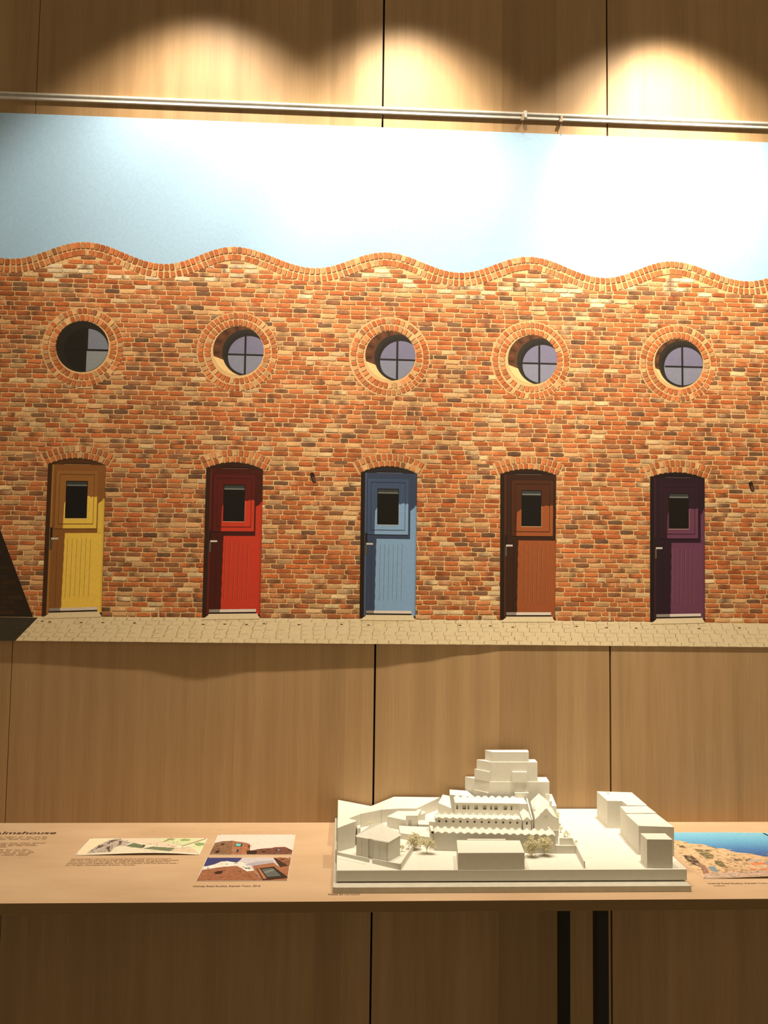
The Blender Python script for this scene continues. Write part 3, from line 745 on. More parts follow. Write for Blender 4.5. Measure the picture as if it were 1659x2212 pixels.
PHOTO_B = [
    ((196, 190, 196), [(-0.2910, -0.2626), (-0.1043, -0.2661), (-0.1044, -0.4038), (-0.2919, -0.4026)]),
    ((58, 62, 112), [(-0.2910, -0.2626), (-0.2134, -0.2642), (-0.2165, -0.2811), (-0.2224, -0.2959), (-0.2416, -0.2865), (-0.2568, -0.2881), (-0.2695, -0.3064), (-0.2779, -0.3171), (-0.2908, -0.3170)]),
    ((226, 218, 206), [(-0.2887, -0.3206), (-0.2695, -0.3064), (-0.2567, -0.2889), (-0.2416, -0.2868), (-0.2222, -0.2978), (-0.2117, -0.2886), (-0.1964, -0.3217), (-0.1788, -0.3449), (-0.1933, -0.3493), (-0.2197, -0.3178), (-0.2482, -0.3218), (-0.2889, -0.3348)]),
    ((168, 164, 176), [(-0.2032, -0.3071), (-0.1795, -0.2890), (-0.1427, -0.2819), (-0.1415, -0.2968), (-0.1856, -0.3168)]),
    ((150, 100, 74), [(-0.2899, -0.3401), (-0.2483, -0.3211), (-0.2187, -0.3157), (-0.1932, -0.3500), (-0.1776, -0.3446), (-0.1754, -0.3537), (-0.1546, -0.4031), (-0.2919, -0.4026)]),
    ((156, 104, 76), [(-0.1856, -0.3168), (-0.1415, -0.2968), (-0.1253, -0.3243), (-0.1052, -0.3199), (-0.1044, -0.4038), (-0.1546, -0.4031), (-0.1776, -0.3446)]),
    ((150, 100, 74), [(-0.1444, -0.2645), (-0.1043, -0.2661), (-0.1050, -0.3199), (-0.1357, -0.2714)]),
    ((66, 44, 34), [(-0.1446, -0.2649), (-0.1360, -0.2714), (-0.1056, -0.3184), (-0.1250, -0.3247)]),
    ((60, 38, 28), [(-0.1750, -0.3333), (-0.1395, -0.3205), (-0.1047, -0.3825), (-0.1047, -0.3902), (-0.1546, -0.4025)]),
    ((170, 116, 84), [(-0.1727, -0.3334), (-0.1681, -0.3327), (-0.1478, -0.3913), (-0.1542, -0.3939)]),
    ((44, 40, 38), [(-0.1681, -0.3327), (-0.1392, -0.3241), (-0.1056, -0.3818), (-0.1478, -0.3913)]),
    ((92, 98, 96), [(-0.1639, -0.3370), (-0.1407, -0.3295), (-0.1189, -0.3766), (-0.1473, -0.3830)]),
    ((120, 126, 122), [(-0.1581, -0.3521), (-0.1382, -0.3366), (-0.1344, -0.3444), (-0.1541, -0.3625)]),
    ((48, 34, 28), [(-0.2621, -0.3567), (-0.2570, -0.3478), (-0.2446, -0.3459), (-0.2455, -0.3604), (-0.2567, -0.3664)]),
]
COAST = [
    ((108, 172, 204), [(0.8332, -0.0873), (1.1251, -0.0976), (1.0973, -0.1489), (0.8157, -0.1466)]),
    ((88, 152, 196), [(0.8152, -0.1327), (1.0973, -0.1489), (1.0634, -0.2116), (0.8846, -0.1968), (0.8384, -0.1651), (0.8069, -0.1535)]),
    ((64, 116, 172), [(0.8450, -0.1675), (0.9204, -0.1838), (1.0681, -0.2029), (1.0248, -0.2828), (0.9690, -0.2658), (0.9235, -0.2403), (0.8876, -0.2100)]),
    ((50, 92, 150), [(0.8891, -0.2035), (0.9421, -0.2320), (1.0359, -0.2624), (1.0162, -0.2987), (0.9716, -0.2720), (0.9225, -0.2424)]),
    ((206, 172, 136), [(0.8036, -0.1465), (0.8296, -0.1536), (0.8477, -0.1787), (0.8756, -0.1835), (0.8896, -0.2122), (0.9121, -0.2146), (0.9225, -0.2424), (0.9503, -0.2511), (0.9726, -0.2700), (1.0141, -0.3027), (0.9634, -0.3963), (0.7786, -0.4018), (0.7790, -0.2090)]),
    ((74, 62, 56), [(0.7948, -0.2579), (0.8144, -0.2642), (0.8142, -0.3044), (0.8035, -0.3353), (0.7922, -0.3198), (0.7898, -0.2923)]),
    ((112, 104, 76), [(0.8402, -0.2139), (0.8584, -0.2227), (0.8658, -0.2648), (0.8538, -0.2850), (0.8387, -0.2808), (0.8358, -0.2479)]),
    ((104, 100, 70), [(0.8513, -0.2969), (0.8663, -0.3011), (0.8605, -0.3436), (0.8485, -0.3396), (0.8435, -0.3204)]),
    ((96, 90, 70), [(0.8614, -0.2227), (0.8789, -0.2229), (0.8703, -0.2356), (0.8568, -0.2397)]),
    ((150, 112, 100), [(0.8108, -0.3122), (0.8179, -0.3278), (0.8062, -0.3726), (0.7896, -0.3797)]),
    ((112, 140, 158), [(0.8200, -0.3355), (0.8355, -0.3319), (0.8278, -0.3729), (0.8165, -0.3617)]),
    ((172, 158, 150), [(0.9273, -0.2978), (0.9652, -0.2902), (0.9561, -0.3107), (0.9183, -0.3103)]),
    ((206, 118, 80), [(0.9246, -0.3174), (0.9549, -0.3158), (0.9563, -0.3294), (0.9211, -0.3328)]),
    ((206, 122, 90), [(0.9016, -0.3553), (0.9217, -0.3537), (0.9197, -0.3630), (0.9007, -0.3628)]),
    ((196, 120, 92), [(0.9225, -0.3574), (0.9426, -0.3558), (0.9396, -0.3669), (0.9183, -0.3685)]),
    ((150, 140, 150), [(0.9559, -0.3139), (1.0141, -0.3027), (0.9952, -0.3375), (0.9531, -0.3409)]),
    ((92, 74, 56), [(0.8996, -0.2875), (0.9152, -0.2876), (0.9169, -0.3016), (0.8986, -0.3014)]),
    ((84, 68, 54), [(0.8101, -0.1940), (0.8228, -0.1919), (0.8226, -0.2137), (0.8130, -0.2050)]),
    ((100, 80, 58), [(0.9197, -0.3017), (0.9374, -0.2859), (0.9397, -0.2899), (0.9210, -0.3076)]),
    ((96, 80, 60), [(0.9036, -0.2486), (0.9113, -0.2536), (0.9050, -0.2610), (0.9012, -0.2569)]),
    ((190, 164, 150), [(0.7965, -0.3762), (0.9790, -0.3674), (0.9643, -0.3946), (0.7786, -0.4018)]),
    ((36, 44, 52), [(1.0640, -0.1001), (1.0692, -0.0992), (1.0801, -0.1807), (1.0728, -0.1941)]),
]
def sky_bands():
    out = []
    stops = [(122, 184, 212), (104, 170, 206), (86, 148, 192), (64, 114, 170), (48, 88, 146)]
    for k in range(16):
        t = k / 15 * 3.999; i = int(t); c_ = mix(stops[i], stops[min(4, i + 1)], t - i)
        ya = -.088 - .0115 * k; out.append((c_, [(.770, ya + .006), (1.17, ya - .012), (1.17, ya - .06), (.770, ya - .042)]))
    return out
COAST[0:4] = sky_bands()
def paper(name, label, cat, x0, x1, y0, y1, lift, shapes, ground, strokes=None, group=None):
    """A sheet lying on the shelf with its front edge slightly curled; shapes printed on it."""
    def zoff(x, y):
        u = (x - x0) / (x1 - x0); v = (y - y0) / (y1 - y0)
        return lift * max(0, math.sin(PI * min(1, max(0, u)) ** 1.4)) * (1 - min(1, max(0, v))) ** 2
    place = lambda x, y, layer: (x, y, ZS + .0010 + zoff(x, y) + layer * .00004)
    root = empty(name, ((x0 + x1) / 2, (y0 + y1) / 2, ZS)); tag(root, label, cat, group)
    nx, ny = 24, 8; V = []; Fc = []
    for s in (0, 1):
        for j in range(ny + 1):
            for i in range(nx + 1):
                x = x0 + (x1 - x0) * i / nx; y = y0 + (y1 - y0) * j / ny
                p = place(x, y, 0); V.append((p[0], p[1], p[2] - s * .0006))
    o_ = (nx + 1) * (ny + 1)
    for j in range(ny):
        for i in range(nx):
            a = j * (nx + 1) + i; Fc.append((a, a + 1, a + nx + 2, a + nx + 1)); Fc.append((o_ + a, o_ + a + nx + 1, o_ + a + nx + 2, o_ + a + 1))
    bd = [i for i in range(nx + 1)] + [j * (nx + 1) + nx for j in range(1, ny + 1)] + [ny * (nx + 1) + i for i in range(nx - 1, -1, -1)] + [j * (nx + 1) for j in range(ny - 1, 0, -1)]
    for a, b in zip(bd, bd[1:] + bd[:1]): Fc.append((a, o_ + a, o_ + b, b))
    mesh_obj('sheet', V, Fc, PAPER, root)
    win = [(x0 + .0005, y0 + .0005), (x1 - .0005, y0 + .0005), (x1 - .0005, y1 - .0005), (x0 + .0005, y1 - .0005)]
    P = Print(place, 0.012, 1.5)
    P.add(win, ground, 1)
    for k, (c, pts) in enumerate(shapes):
        pl = clip_convex(pts, win)
        if len(pl) >= 3: P.add(pl, c, 2 + k * .35)
    top = 3 + len(shapes) * .35
    if strokes: strokes(P, win, top)
    P.build('printed_picture', INK_PAPER, root)
    for (px, py) in ((x0 + .004, y0 + .003), (x1 - .004, y0 + .003), (x0 + .004, y1 - .003), (x1 - .004, y1 - .003)):
        z = place(px, py, 0)[2]
        MB().tube([(px, py, z - .0005), (px, py, z + .0022)], .0009, 6).build('pin', BRASS, root)
    return root
def dabs(P, win, region, n, cols, l0, l1, h, layer, seed, slope=0.0):
    r2 = random.Random(seed); xs = [p[0] for p in region]; ys = [p[1] for p in region]
    k = 0; tries = 0
    while k < n and tries < n * 20:
        tries += 1
        x, y = r2.uniform(min(xs), max(xs)), r2.uniform(min(ys), max(ys))
        ins = False
        for i in range(len(region)):
            a, b = region[i], region[i - 1]
            if (a[1] > y) != (b[1] > y) and x < (b[0] - a[0]) * (y - a[1]) / (b[1] - a[1]) + a[0]: ins = not ins
        if not ins: continue
        l = r2.uniform(l0, l1); hh = h * r2.uniform(.5, 1.3); s = slope + r2.uniform(-.35, .35)
        q = clip_convex([(x, y), (x + l, y + s * l), (x + l * .9, y + s * l + hh), (x + l * .1, y + hh)], win)
        if len(q) >= 3: P.raw(q, [r2.choice(cols)] * len(q), layer)
        k += 1
def site_strokes(P, win, t):
    dabs(P, win, SITE[1][1], 130, [(126, 116, 108), (150, 140, 130), (220, 210, 196), (104, 96, 90)], .002, .006, .0015, t, 5)
    dabs(P, win, [(-.50, -.20), (-.40, -.14), (-.34, -.19), (-.42, -.22)], 70, [(140, 130, 114), (176, 164, 146), (120, 116, 100)], .002, .005, .0014, t, 6)
    dabs(P, win, [(-.45, -.235), (-.32, -.235), (-.33, -.17), (-.42, -.19)], 26, [(190, 180, 150), (170, 172, 134)], .003, .010, .0016, t, 7)
def photo_a_strokes(P, win, t):
    for k in (1, 2, 5): dabs(P, win, PHOTO_A[k][1], 150, [mul(PHOTO_A[k][0], f) for f in (.75, .88, 1.12, 1.25)], .002, .006, .0020, 2 + k * .35 + .15, 20 + k)
def photo_b_strokes(P, win, t):
    for k in (4, 5, 6): dabs(P, win, PHOTO_B[k][1], 220 if k == 4 else 120, [mul(PHOTO_B[k][0], f) for f in (.78, .9, 1.12, 1.24)], .003, .009, .0016, 2 + k * .35 + .15, 30 + k)
    dabs(P, win, PHOTO_B[2][1], 40, [(240, 236, 228), (206, 200, 200)], .006, .016, .003, 2 + 2 * .35 + .15, 39)
def coast_strokes(P, win, t):
    dabs(P, win, COAST[16][1], 420, [(168, 140, 108), (226, 200, 166), (182, 158, 122), (136, 116, 90), (196, 164, 130), (150, 142, 106), (218, 190, 154)], .003, .012, .0026, t, 50, -.3)
    low = [(.79, -.395), (1.12, -.395), (1.12, -.33), (.86, -.33)]
    dabs(P, win, low, 220, [(140, 112, 92), (206, 186, 160), (160, 134, 116), (112, 98, 82), (190, 136, 106), (172, 158, 136)], .003, .010, .0022, t + .2, 51, -.1)
    ridge = COAST[16][1]
    dabs(P, win, [(.79, -.39), (.90, -.39), (.90, -.27), (.80, -.25)], 90, [(88, 76, 66), (112, 104, 80), (132, 112, 92)], .003, .009, .0016, t + .1, 53, -.6)
    dabs(P, win, [(.86, -.33), (1.0, -.33), (1.0, -.25), (.88, -.24)], 60, [(104, 102, 74), (124, 120, 88), (216, 196, 164)], .003, .010, .0018, t + .1, 54, -.5)
paper('site_drawing', 'narrow green and grey hand-drawn aerial sketch lying at the left of the shelf', 'drawing', -.589, -.3125, -.243, -.1265, .0045, SITE, (230, 222, 200), site_strokes)
paper('photo_card', 'small photo of rough brick houses under a pale pink sky, nearer the wall', 'photo', -.291, -.104, -.243, -.101, .0, PHOTO_A, (228, 206, 198), photo_a_strokes, 'photo cards beside the model')
paper('photo_card', 'small photo of a brick wall with square window under blue cloudy sky', 'photo', -.292, -.104, -.403, -.263, .0, PHOTO_B, (196, 190, 196), photo_b_strokes, 'photo cards beside the model')
paper('painted_landscape_print', 'blue and sandy landscape picture with curled edge, right of the white model', 'picture', .780, 1.16, -.4025, -.090, .006, COAST, (206, 172, 136), coast_strokes)


# ------------------------------------------------------------------ architectural model
model = empty('architectural_model', (.36, -.24, ZS)); tag(model, 'white card architectural model of a walled housing site with stepped tower, on the shelf', 'model')
ZG = .935
def part(name, mb, mat=CARD, parent=model): return mb.build(name, mat, parent)
CARD_BASE = plain('grey_card', (0.53, 0.50, 0.42, 1), 0.8, 0.2)
part('base_board', MB().flat([(-.0086, -.4725), (.7236, -.4735), (.7385, -.004), (-.0086, -.004)], .9105, ZS + .0004), CARD_BASE)
part('base_rim', MB().flat([(-.0086, -.4725), (-.0045, -.4725), (-.0045, -.004), (-.0086, -.004)], .9125, .9105), CARD_BASE)
part('base_rim', MB().flat([(-.0045, -.4725), (.7236, -.4735), (.7237, -.4690), (-.0045, -.4680)], .9118, .9105), CARD_BASE)
part('spacer', MB().flat([(.006, -.430), (.716, -.430), (.725, -.010), (.006, -.010)], .9134, .9105), CARD_SHADE_JOINT)
part('plinth', MB().flat([(-.0015, -.4440), (.7262, -.4455), (.7375, -.004), (-.0015, -.004)], .9338, .9134))
part('ground_sheet', MB().flat([(-.0015, -.4440), (.7262, -.4455), (.7375, -.004), (-.0015, -.004)], ZG, .9338))

# stepped tower
def tower_level(pts, z1, z0): return part('tower_storey', MB().flat(pts, z1, z0))
tower_level([(.3258, -.006), (.3807, -.060), (.5333, -.060), (.5374, -.010)], 1.0172, ZG)
tower_level([(.3520, -.0285), (.3838, -.0575), (.5030, -.0575), (.5040, -.0240)], 1.0658, 1.0172)
tower_level([(.3735, -.0310), (.3875, -.0545), (.4815, -.0545), (.4840, -.0280)], 1.0905, 1.0658)
def on_face(a, b, u0, u1, d, z0, z1):
    ax, ay = a; bx, by = b; dx, dy = bx - ax, by - ay; L_ = math.hypot(dx, dy); nx_, ny_ = dy / L_ * d, -dx / L_ * d
    p = (ax + dx * u0, ay + dy * u0); q_ = (ax + dx * u1, ay + dy * u1)
    return MB().flat([p, q_, (q_[0] + nx_, q_[1] + ny_), (p[0] + nx_, p[1] + ny_)], z1, z0)
part('balcony_box', on_face((.3520, -.0285), (.3838, -.0575), -.08, .96, .0045, 1.0175, 1.0420))
part('balcony_box', on_face((.3258, -.006), (.3807, -.060), .40, .97, .0045, .955, .9905))
part('balcony_box', on_face((.3838, -.0575), (.5030, -.0575), .455, .765, .0065, 1.0175, 1.0425))
part('balcony_box', on_face((.3807, -.060), (.5333, -.060), .41, .645, .0065, .955, .9920))

def hole_wall(P0, P1, z0, z1, holes, thick=.0014, top=None):
    """Card wall from P0 to P1 with real openings; holes: (u, zc, half width, half height, round)."""
    ax, ay = P0; bx, by = P1; Lw = math.hypot(bx - ax, by - ay); tx, ty = (bx - ax) / Lw, (by - ay) / Lw
    nx_, ny_ = -ty, tx        # inwards (away from the viewer)
    mb = MB()
    at = lambda s, z, d=0: (ax + tx * s + nx_ * d, ay + ty * s + ny_ * d, z)
    tp = top or (lambda s: z1)
    def strip(s0, s1):
        n = max(1, int((s1 - s0) / .0016))
        for k in range(n):
            a, b = s0 + (s1 - s0) * k / n, s0 + (s1 - s0) * (k + 1) / n
            mb.add([at(a, z0), at(b, z0), at(b, tp(b)), at(a, tp(a))], [(0, 1, 2, 3)])
    s = 0
    for (u, zc, hw, hh, rd) in sorted(holes):
        c = u * Lw; m = .0009
        strip(s, c - hw - m)
        n = 16 if rd else 4
        za, zb = zc - hh - m, zc + hh + m
        sa, sb_ = c - hw - m, c + hw + m
        mb.add([at(sa, z0), at(sb_, z0), at(sb_, za), at(sa, za)], [(0, 1, 2, 3)])
        kk = 8 if top else 1
        for k in range(kk):
            a, b = sa + (sb_ - sa) * k / kk, sa + (sb_ - sa) * (k + 1) / kk
            mb.add([at(a, zb), at(b, zb), at(b, tp(b)), at(a, tp(a))], [(0, 1, 2, 3)])
        if rd:
            inner = [(c + hw * math.cos(2 * PI * k / n), zc + hh * math.sin(2 * PI * k / n)) for k in range(n)]
            def sq(a):
                x_, y_ = math.cos(a), math.sin(a); q_ = max(abs(x_), abs(y_)); return (c + (hw + m) * x_ / q_, zc + (hh + m) * y_ / q_)
            outer = [sq(2 * PI * k / n) for k in range(n)]
        else:
            inner = [(c - hw, zc - hh), (c + hw, zc - hh), (c + hw, zc + hh), (c - hw, zc + hh)]
            outer = [(sa, za), (sb_, za), (sb_, zb), (sa, zb)]
        v = [at(*p) for p in outer] + [at(*p) for p in inner] + [at(p[0], p[1], thick) for p in inner]
        f = [(k, (k + 1) % n, n + (k + 1) % n, n + k) for k in range(n)] + [(n + k, n + (k + 1) % n, 2 * n + (k + 1) % n, 2 * n + k) for k in range(n)]
        mb.add(v, f)
        s = c + hw + m
    strip(s, Lw)
    return mb
def house_row(P0, P1, depth, zt, bumps, af, ab, holes, name):
    """Long terrace with a corrugated card roof; af / ab are the wave heights at the front and back edge."""
    row = empty(name, (P0[0], P0[1], ZG)); row.parent = model; row.matrix_parent_inverse = Matrix.Translation(-Vector(model.location))
    ax, ay = P0; bx, by = P1; Lw = math.hypot(bx - ax, by - ay); tx, ty = (bx - ax) / Lw, (by - ay) / Lw; nx_, ny_ = -ty, tx
    wv = (lambda s: .5 - .5 * math.cos(2 * PI * bumps * s / Lw)) if af > 0 else (lambda s: abs(math.sin(PI * bumps * s / Lw)) ** .8)
    fw = hole_wall(P0, P1, ZG, zt, holes, top=lambda s: zt + af * (wv(s) - .5))
    def sub(nm, mb, mat=CARD, smooth=False):
        return mb.build(nm, mat, row, smooth)
    sub('front_wall', fw)
    at = lambda s, d, z: (ax + tx * s + nx_ * d, ay + ty * s + ny_ * d, z)
    body = MB()
    body.add([at(0, 0, ZG), at(0, depth, ZG), at(0, depth, zt), at(0, 0, zt - af / 2)], [(0, 1, 2, 3)])
    body.add([at(Lw, 0, ZG), at(Lw, depth, ZG), at(Lw, depth, zt), at(Lw, 0, zt - af / 2)], [(0, 1, 2, 3)])
    body.add([at(0, depth, ZG), at(Lw, depth, ZG), at(Lw, depth, zt), at(0, depth, zt)], [(0, 1, 2, 3)])
    sub('side_walls', body)
    if holes:
        iw = MB(); d0 = .0042
        iw.add([at(.001, d0, ZG), at(Lw - .001, d0, ZG), at(Lw - .001, d0, zt - .0025), at(.001, d0, zt - .0025)], [(0, 1, 2, 3)])
        sub('window_backing', iw, CARD_SHADE_JOINT)  # backing added to catch light behind windows; window shade tinted into its card
    n = bumps * 14; roof = MB(); m = 7; V = []; Fc = []
    for lay in (0, 1):
        for i in range(n + 1):
            s = Lw * i / n
            for j in range(m):
                t = j / (m - 1); A = af + (ab - af) * t
                V.append(at(s, -.0016 + (depth + .0016) * t, zt + .0002 + lay * .0008 + A * (wv(s) - .5 if af > 0 else wv(s))))
    for lay in (0, 1):
        for i in range(n):
            for j in range(m - 1):
                a = lay * (n + 1) * m + i * m + j; Fc.append((a, a + 1, a + m + 1, a + m))
    o_ = (n + 1) * m
    for i in range(n):
        for j in (0, m - 1): a = i * m + j; Fc.append((a, a + m, o_ + a + m, o_ + a))
    for j in range(m - 1):
        for a in (j, n * m + j): Fc.append((a, a + 1, o_ + a + 1, o_ + a))
    roof.add(V, Fc); sub('wavy_roof', roof, CARD, True)
    return row, at, Lw, wv, sub
# front terrace
row, at, Lw, wv, sub = house_row((.2113, -.3235), (.4756, -.3460), .0355, .9738, 16, .0032, .0048, [], 'terrace_row')
for k in range(16):
    s = Lw * (k + .5) / 16; mbk = MB(); zt = .9738 + .0005 + .0022
    mbk.add([at(s + .0022 * math.cos(a), .0062 + .0026 * math.sin(a) * .9, zt) for a in [PI * q_ / 8 for q_ in range(9)]] + [at(s + .0022 * math.cos(a), .0062 + .0026 * math.sin(a) * .9, zt - .001) for a in [PI * q_ / 8 for q_ in range(9)]], [tuple(range(9)), tuple(range(17, 8, -1))] + [(i, i + 1, 10 + i, 9 + i) for i in range(8)] + [(8, 0, 9, 17)])
    sub('roof_slot_shade', mbk, CARD_SHADE_JOINT)  # dark half-disc: the shadow in a roof slot, done as colour
# middle terrace with round windows
row, at, Lw, wv, sub = house_row((.2253, -.2174), (.4242, -.2317), .0330, .9745, 12, .0028, .0048, [((k + .55) / 12.1, .9670, .0026, .0026, True) for k in range(12)], 'terrace_row')
for k in range(12):
    s = Lw * (k + .5) / 12; zt = .9745 + .0014 + .0022
    mbk = MB(); ring = [PI * q_ / 8 for q_ in range(9)]
    mbk.add([at(s + .0026 * math.cos(a), .0225 + .0030 * math.sin(a), zt + .0006) for a in ring] + [at(s + .0026 * math.cos(a), .0225 + .0030 * math.sin(a), zt - .001) for a in ring], [tuple(range(9)), tuple(range(17, 8, -1))] + [(i, i + 1, 10 + i, 9 + i) for i in range(8)] + [(8, 0, 9, 17)])
    sub('roof_slot_shade', mbk, CARD_SHADE_JOINT)  # slot shadow again painted as a darker half-disc, nearer the back
# rear terrace with square windows
wx = [(.035, 1), (.146, 2), (.210, 1), (.330, 2), (.462, 2), (.562, 1), (.637, 2), (.782, 2), (.878, 1)]
row, at, Lw, wv, sub = house_row((.2856, -.1110), (.4438, -.1193), .0450, .9795, 9, 0.0, .0052, [(u, .9690, .0042 if k == 2 else .0020, .0050, False) for u, k in wx], 'terrace_row')

# front block
fb = part('front_block', MB().flat([(.2473, -.4425), (.3858, -.4425), (.3926, -.3640), (.2559, -.3605)], .9688, ZG))
part('parapet_strip', MB().flat([(.279, -.3620), (.362, -.3635), (.3622, -.3575), (.279, -.3560)], .9702, .9640))

# left house with hipped roof and bay fronts
hs = [(.0395, -.3541), (.106, -.3913), (.1344, -.3521), (.0680, -.3150)]
part('hip_house', MB().flat(hs, .9765, ZG))
part('bay', on_face(hs[0], hs[1], .03, .40, .0030, ZG, .9765)); part('bay', on_face(hs[0], hs[1], .56, .96, .0030, ZG, .9765))
hr = MB(); R1, R2 = (.0770, -.3423, 1.000), (.0944, -.3438, 1.000)
ov = [(.0370, -.3552, .9766), (.1065, -.3940, .9750), (.1370, -.3515, .9775), (.0680, -.3125, .9775)]
hr.add(ov + [R1, R2], [(0, 1, 5, 4), (1, 2, 5), (2, 3, 4, 5), (3, 0, 4), (3, 2, 1, 0)]); part('hip_roof', hr)
part('bay_roof', on_face(hs[0], hs[1], .02, .42, .0050, .9752, .9764)); part('bay_roof', on_face(hs[0], hs[1], .55, .98, .0050, .9740, .9756))
for u in (.20, .40, .56, .76):
    part('card_joint', on_face(hs[0], hs[1], u - .004, u + .004, .0033, ZG, .9740), CARD_SHADE_JOINT)

# tall left building and pitched roofs at the back
tb = MB(); tb.add([(-.0015, -.3300, .9855), (.0360, -.3005, .9900), (.0420, -.2750, .9850), (-.0015, -.2480, .9890), (.0140, -.2960, .9840)] + [(-.0015, -.3300, ZG), (.0360, -.3005, ZG), (.0420, -.2750, ZG), (-.0015, -.2480, ZG)], [(0, 1, 4), (1, 2, 4), (2, 3, 4), (3, 0, 4), (0, 1, 6, 5), (1, 2, 7, 6), (2, 3, 8, 7), (3, 0, 5, 8), (5, 6, 7, 8)])
part('corner_building', tb)
part('yard_box', MB().flat([(.0420, -.2900), (.0500, -.2830), (.0500, -.262), (.0420, -.268)], .972, ZG))
part('pitched_block', MB().prism([(-.0015, -.0080, .9590), (.0826, -.0080, .9432), (.1045, -.1281, .9680), (.0534, -.1580, .9667), (.0240, -.2023, .9688), (-.0015, -.1850, .9680)], ZG))
part('pitched_block', MB().prism([(.0830, -.0080, .9432), (.1419, -.0080, .9668), (.2611, -.0080, .9653), (.1940, -.0793, .9571), (.1487, -.0868, .9592), (.1047, -.1278, .9680)], ZG))
part('pitched_block', MB().prism([(.2479, -.0800, .9707), (.2787, -.0950, .9620), (.2800, -.0500, .9800), (.2650, -.0300, .9780)], ZG))
part('lean_to', MB().prism([(.2808, -.0500, .9832), (.3446, -.0500, .9770), (.3300, -.0120, .9830), (.2850, -.0120, .9860)], ZG))

for (jx, jy, jz) in ((.0534, -.1584, .9665), (.1045, -.1285, .9678), (-.0010, -.3306, .9850)):
    part('card_joint', MB().box(jx - .0005, jx + .0005, jy - .0003, jy + .0006, ZG, jz), CARD_SHADE_JOINT)
# low house with doorway, porch, platform
part('low_house', MB().flat([(.1160, -.1570), (.1591, -.1875), (.2113, -.1276), (.2112, -.1136), (.1451, -.1118)], .9602, ZG))
dh = hole_wall((.1591, -.1894), (.1865, -.1886), ZG, .9712, [(.34, .9520, .0041, .0095, False)]); part('doorway_front', dh); part('doorway_shade_panel', MB().wall((.1612, -.1862), (.1850, -.1856), .0006, .9700, .9700, ZG), CARD_SHADE_JOINT)  # darker card panel: shade inside the doorway is put into its colour
part('doorway_block', MB().flat([(.1593, -.1850), (.1865, -.1850), (.2010, -.1300), (.1950, -.1290)], .9690, ZG))
part('porch', MB().prism([(.1880, -.1865, .9500), (.2187, -.1885, .9500), (.2200, -.1690, .9545), (.1890, -.1670, .9545)], ZG))
part('platform', MB().flat([(.1415, -.2430), (.2083, -.2770), (.2160, -.2000), (.1430, -.1880)], .9480, ZG))
part('link_wall', MB().flat([(.2060, -.3080), (.2120, -.3085), (.2130, -.2700), (.2065, -.2690)], .9720, ZG))
part('link_block', MB().flat([(.2090, -.2330), (.2240, -.2340), (.2240, -.2050), (.2120, -.2040)], .9700, ZG))
pd = MB().tube([(.2090, -.3086, .9690), (.2090, -.3079, .9690)], .0024, 14); part('opening_shade_disc', pd, DARK)  # near-black disc on the wall, painted as the shade of a hole

# garden walls
wl = lambda a, b, za, zb, t=.0022: part('garden_wall', MB().wall(a, b, t, za, zb, ZG))
wl((-.0015, -.3507), (.0660, -.3980), .9410, .9435); wl((.0720, -.4022), (.1295, -.4425), .9437, .9470)
wl((.1295, -.4425), (.1670, -.3196), .9480, .9489); wl((.1670, -.3196), (.1830, -.2600), .9489, .9495)
wl((.4758, -.3465), (.5208, -.3475), .9520, .9520); wl((.5208, -.3475), (.5116, -.4378), .9515, .9492)
wl((.4990, -.2897), (.5287, -.2899), .9503, .9500); wl((.5287, -.2899), (.5240, -.3400), .9495, .9470)
wl((.4785, -.3100), (.4790, -.2700), .9700, .9700); wl((.4790, -.2850), (.4970, -.2850), .9660, .9660)
wl((.5310, -.2880), (.5345, -.2880), .9405, .9405)
kb = MB().flat([(.000, -.3720), (.060, -.4080), (.059, -.4092), (-.001, -.3732)], .9354, ZG); part('path_edge', kb)
part('path_edge', MB().flat([(.5300, -.3720), (.5480, -.3718), (.5480, -.3712), (.5300, -.3714)], .9354, ZG))

# gabled hall and neighbours
gb = [(.4563, .9745), (.4590, .9752), (.4620, .9790), (.4665, .9820), (.4700, .9880), (.4740, .9905), (.4790, .9960), (.4831, .9992), (.4862, .9975), (.4890, .9925), (.4925, .9890), (.4965, .9850), (.5010, .9810), (.5060, .9790), (.5131, .9775), (.5131, ZG), (.4563, ZG)]
gm = MB(); n_ = len(gb)
gm.add([(x, -.2300, z) for x, z in gb] + [(x + .0004, -.2280, z) for x, z in gb], [tuple(range(n_)), tuple(range(2 * n_ - 1, n_ - 1, -1))] + [(i, (i + 1) % n_, n_ + (i + 1) % n_, n_ + i) for i in range(n_)])
part('gable_front', gm)
fanl = MB(); fanl.add([(.4826 + .0042 * math.cos(a), -.2303, .9802 + .0046 * math.sin(a)) for a in [PI * k / 8 for k in range(9)]] + [(.4826 + .0042 * math.cos(a), -.2290, .9802 + .0046 * math.sin(a)) for a in [PI * k / 8 for k in range(9)]], [tuple(range(9)), tuple(range(17, 8, -1))] + [(i, i + 1, 10 + i, 9 + i) for i in range(8)] + [(8, 0, 9, 17)])
part('fan_window', fanl, CARD_SHADE_JOINT)
hb = MB(); a_ = [(.4580, -.2280), (.5100, -.2280), (.5230, -.0900), (.4780, -.0900)]
hb.add([(.4580, -.2280, .9735), (.5110, -.2280, .9735), (.5240, -.0900, .9770), (.4780, -.0900, .9770), (.4831, -.2280, .9965), (.4985, -.0900, .9965)] + [(p[0], p[1], ZG) for p in a_], [(0, 4, 5, 3), (4, 1, 2, 5), (0, 1, 4), (3, 5, 2), (0, 3, 9, 6), (1, 2, 8, 7), (6, 7, 1, 0), (8, 9, 3, 2), (6, 7, 8, 9)])
part('gable_hall', hb)
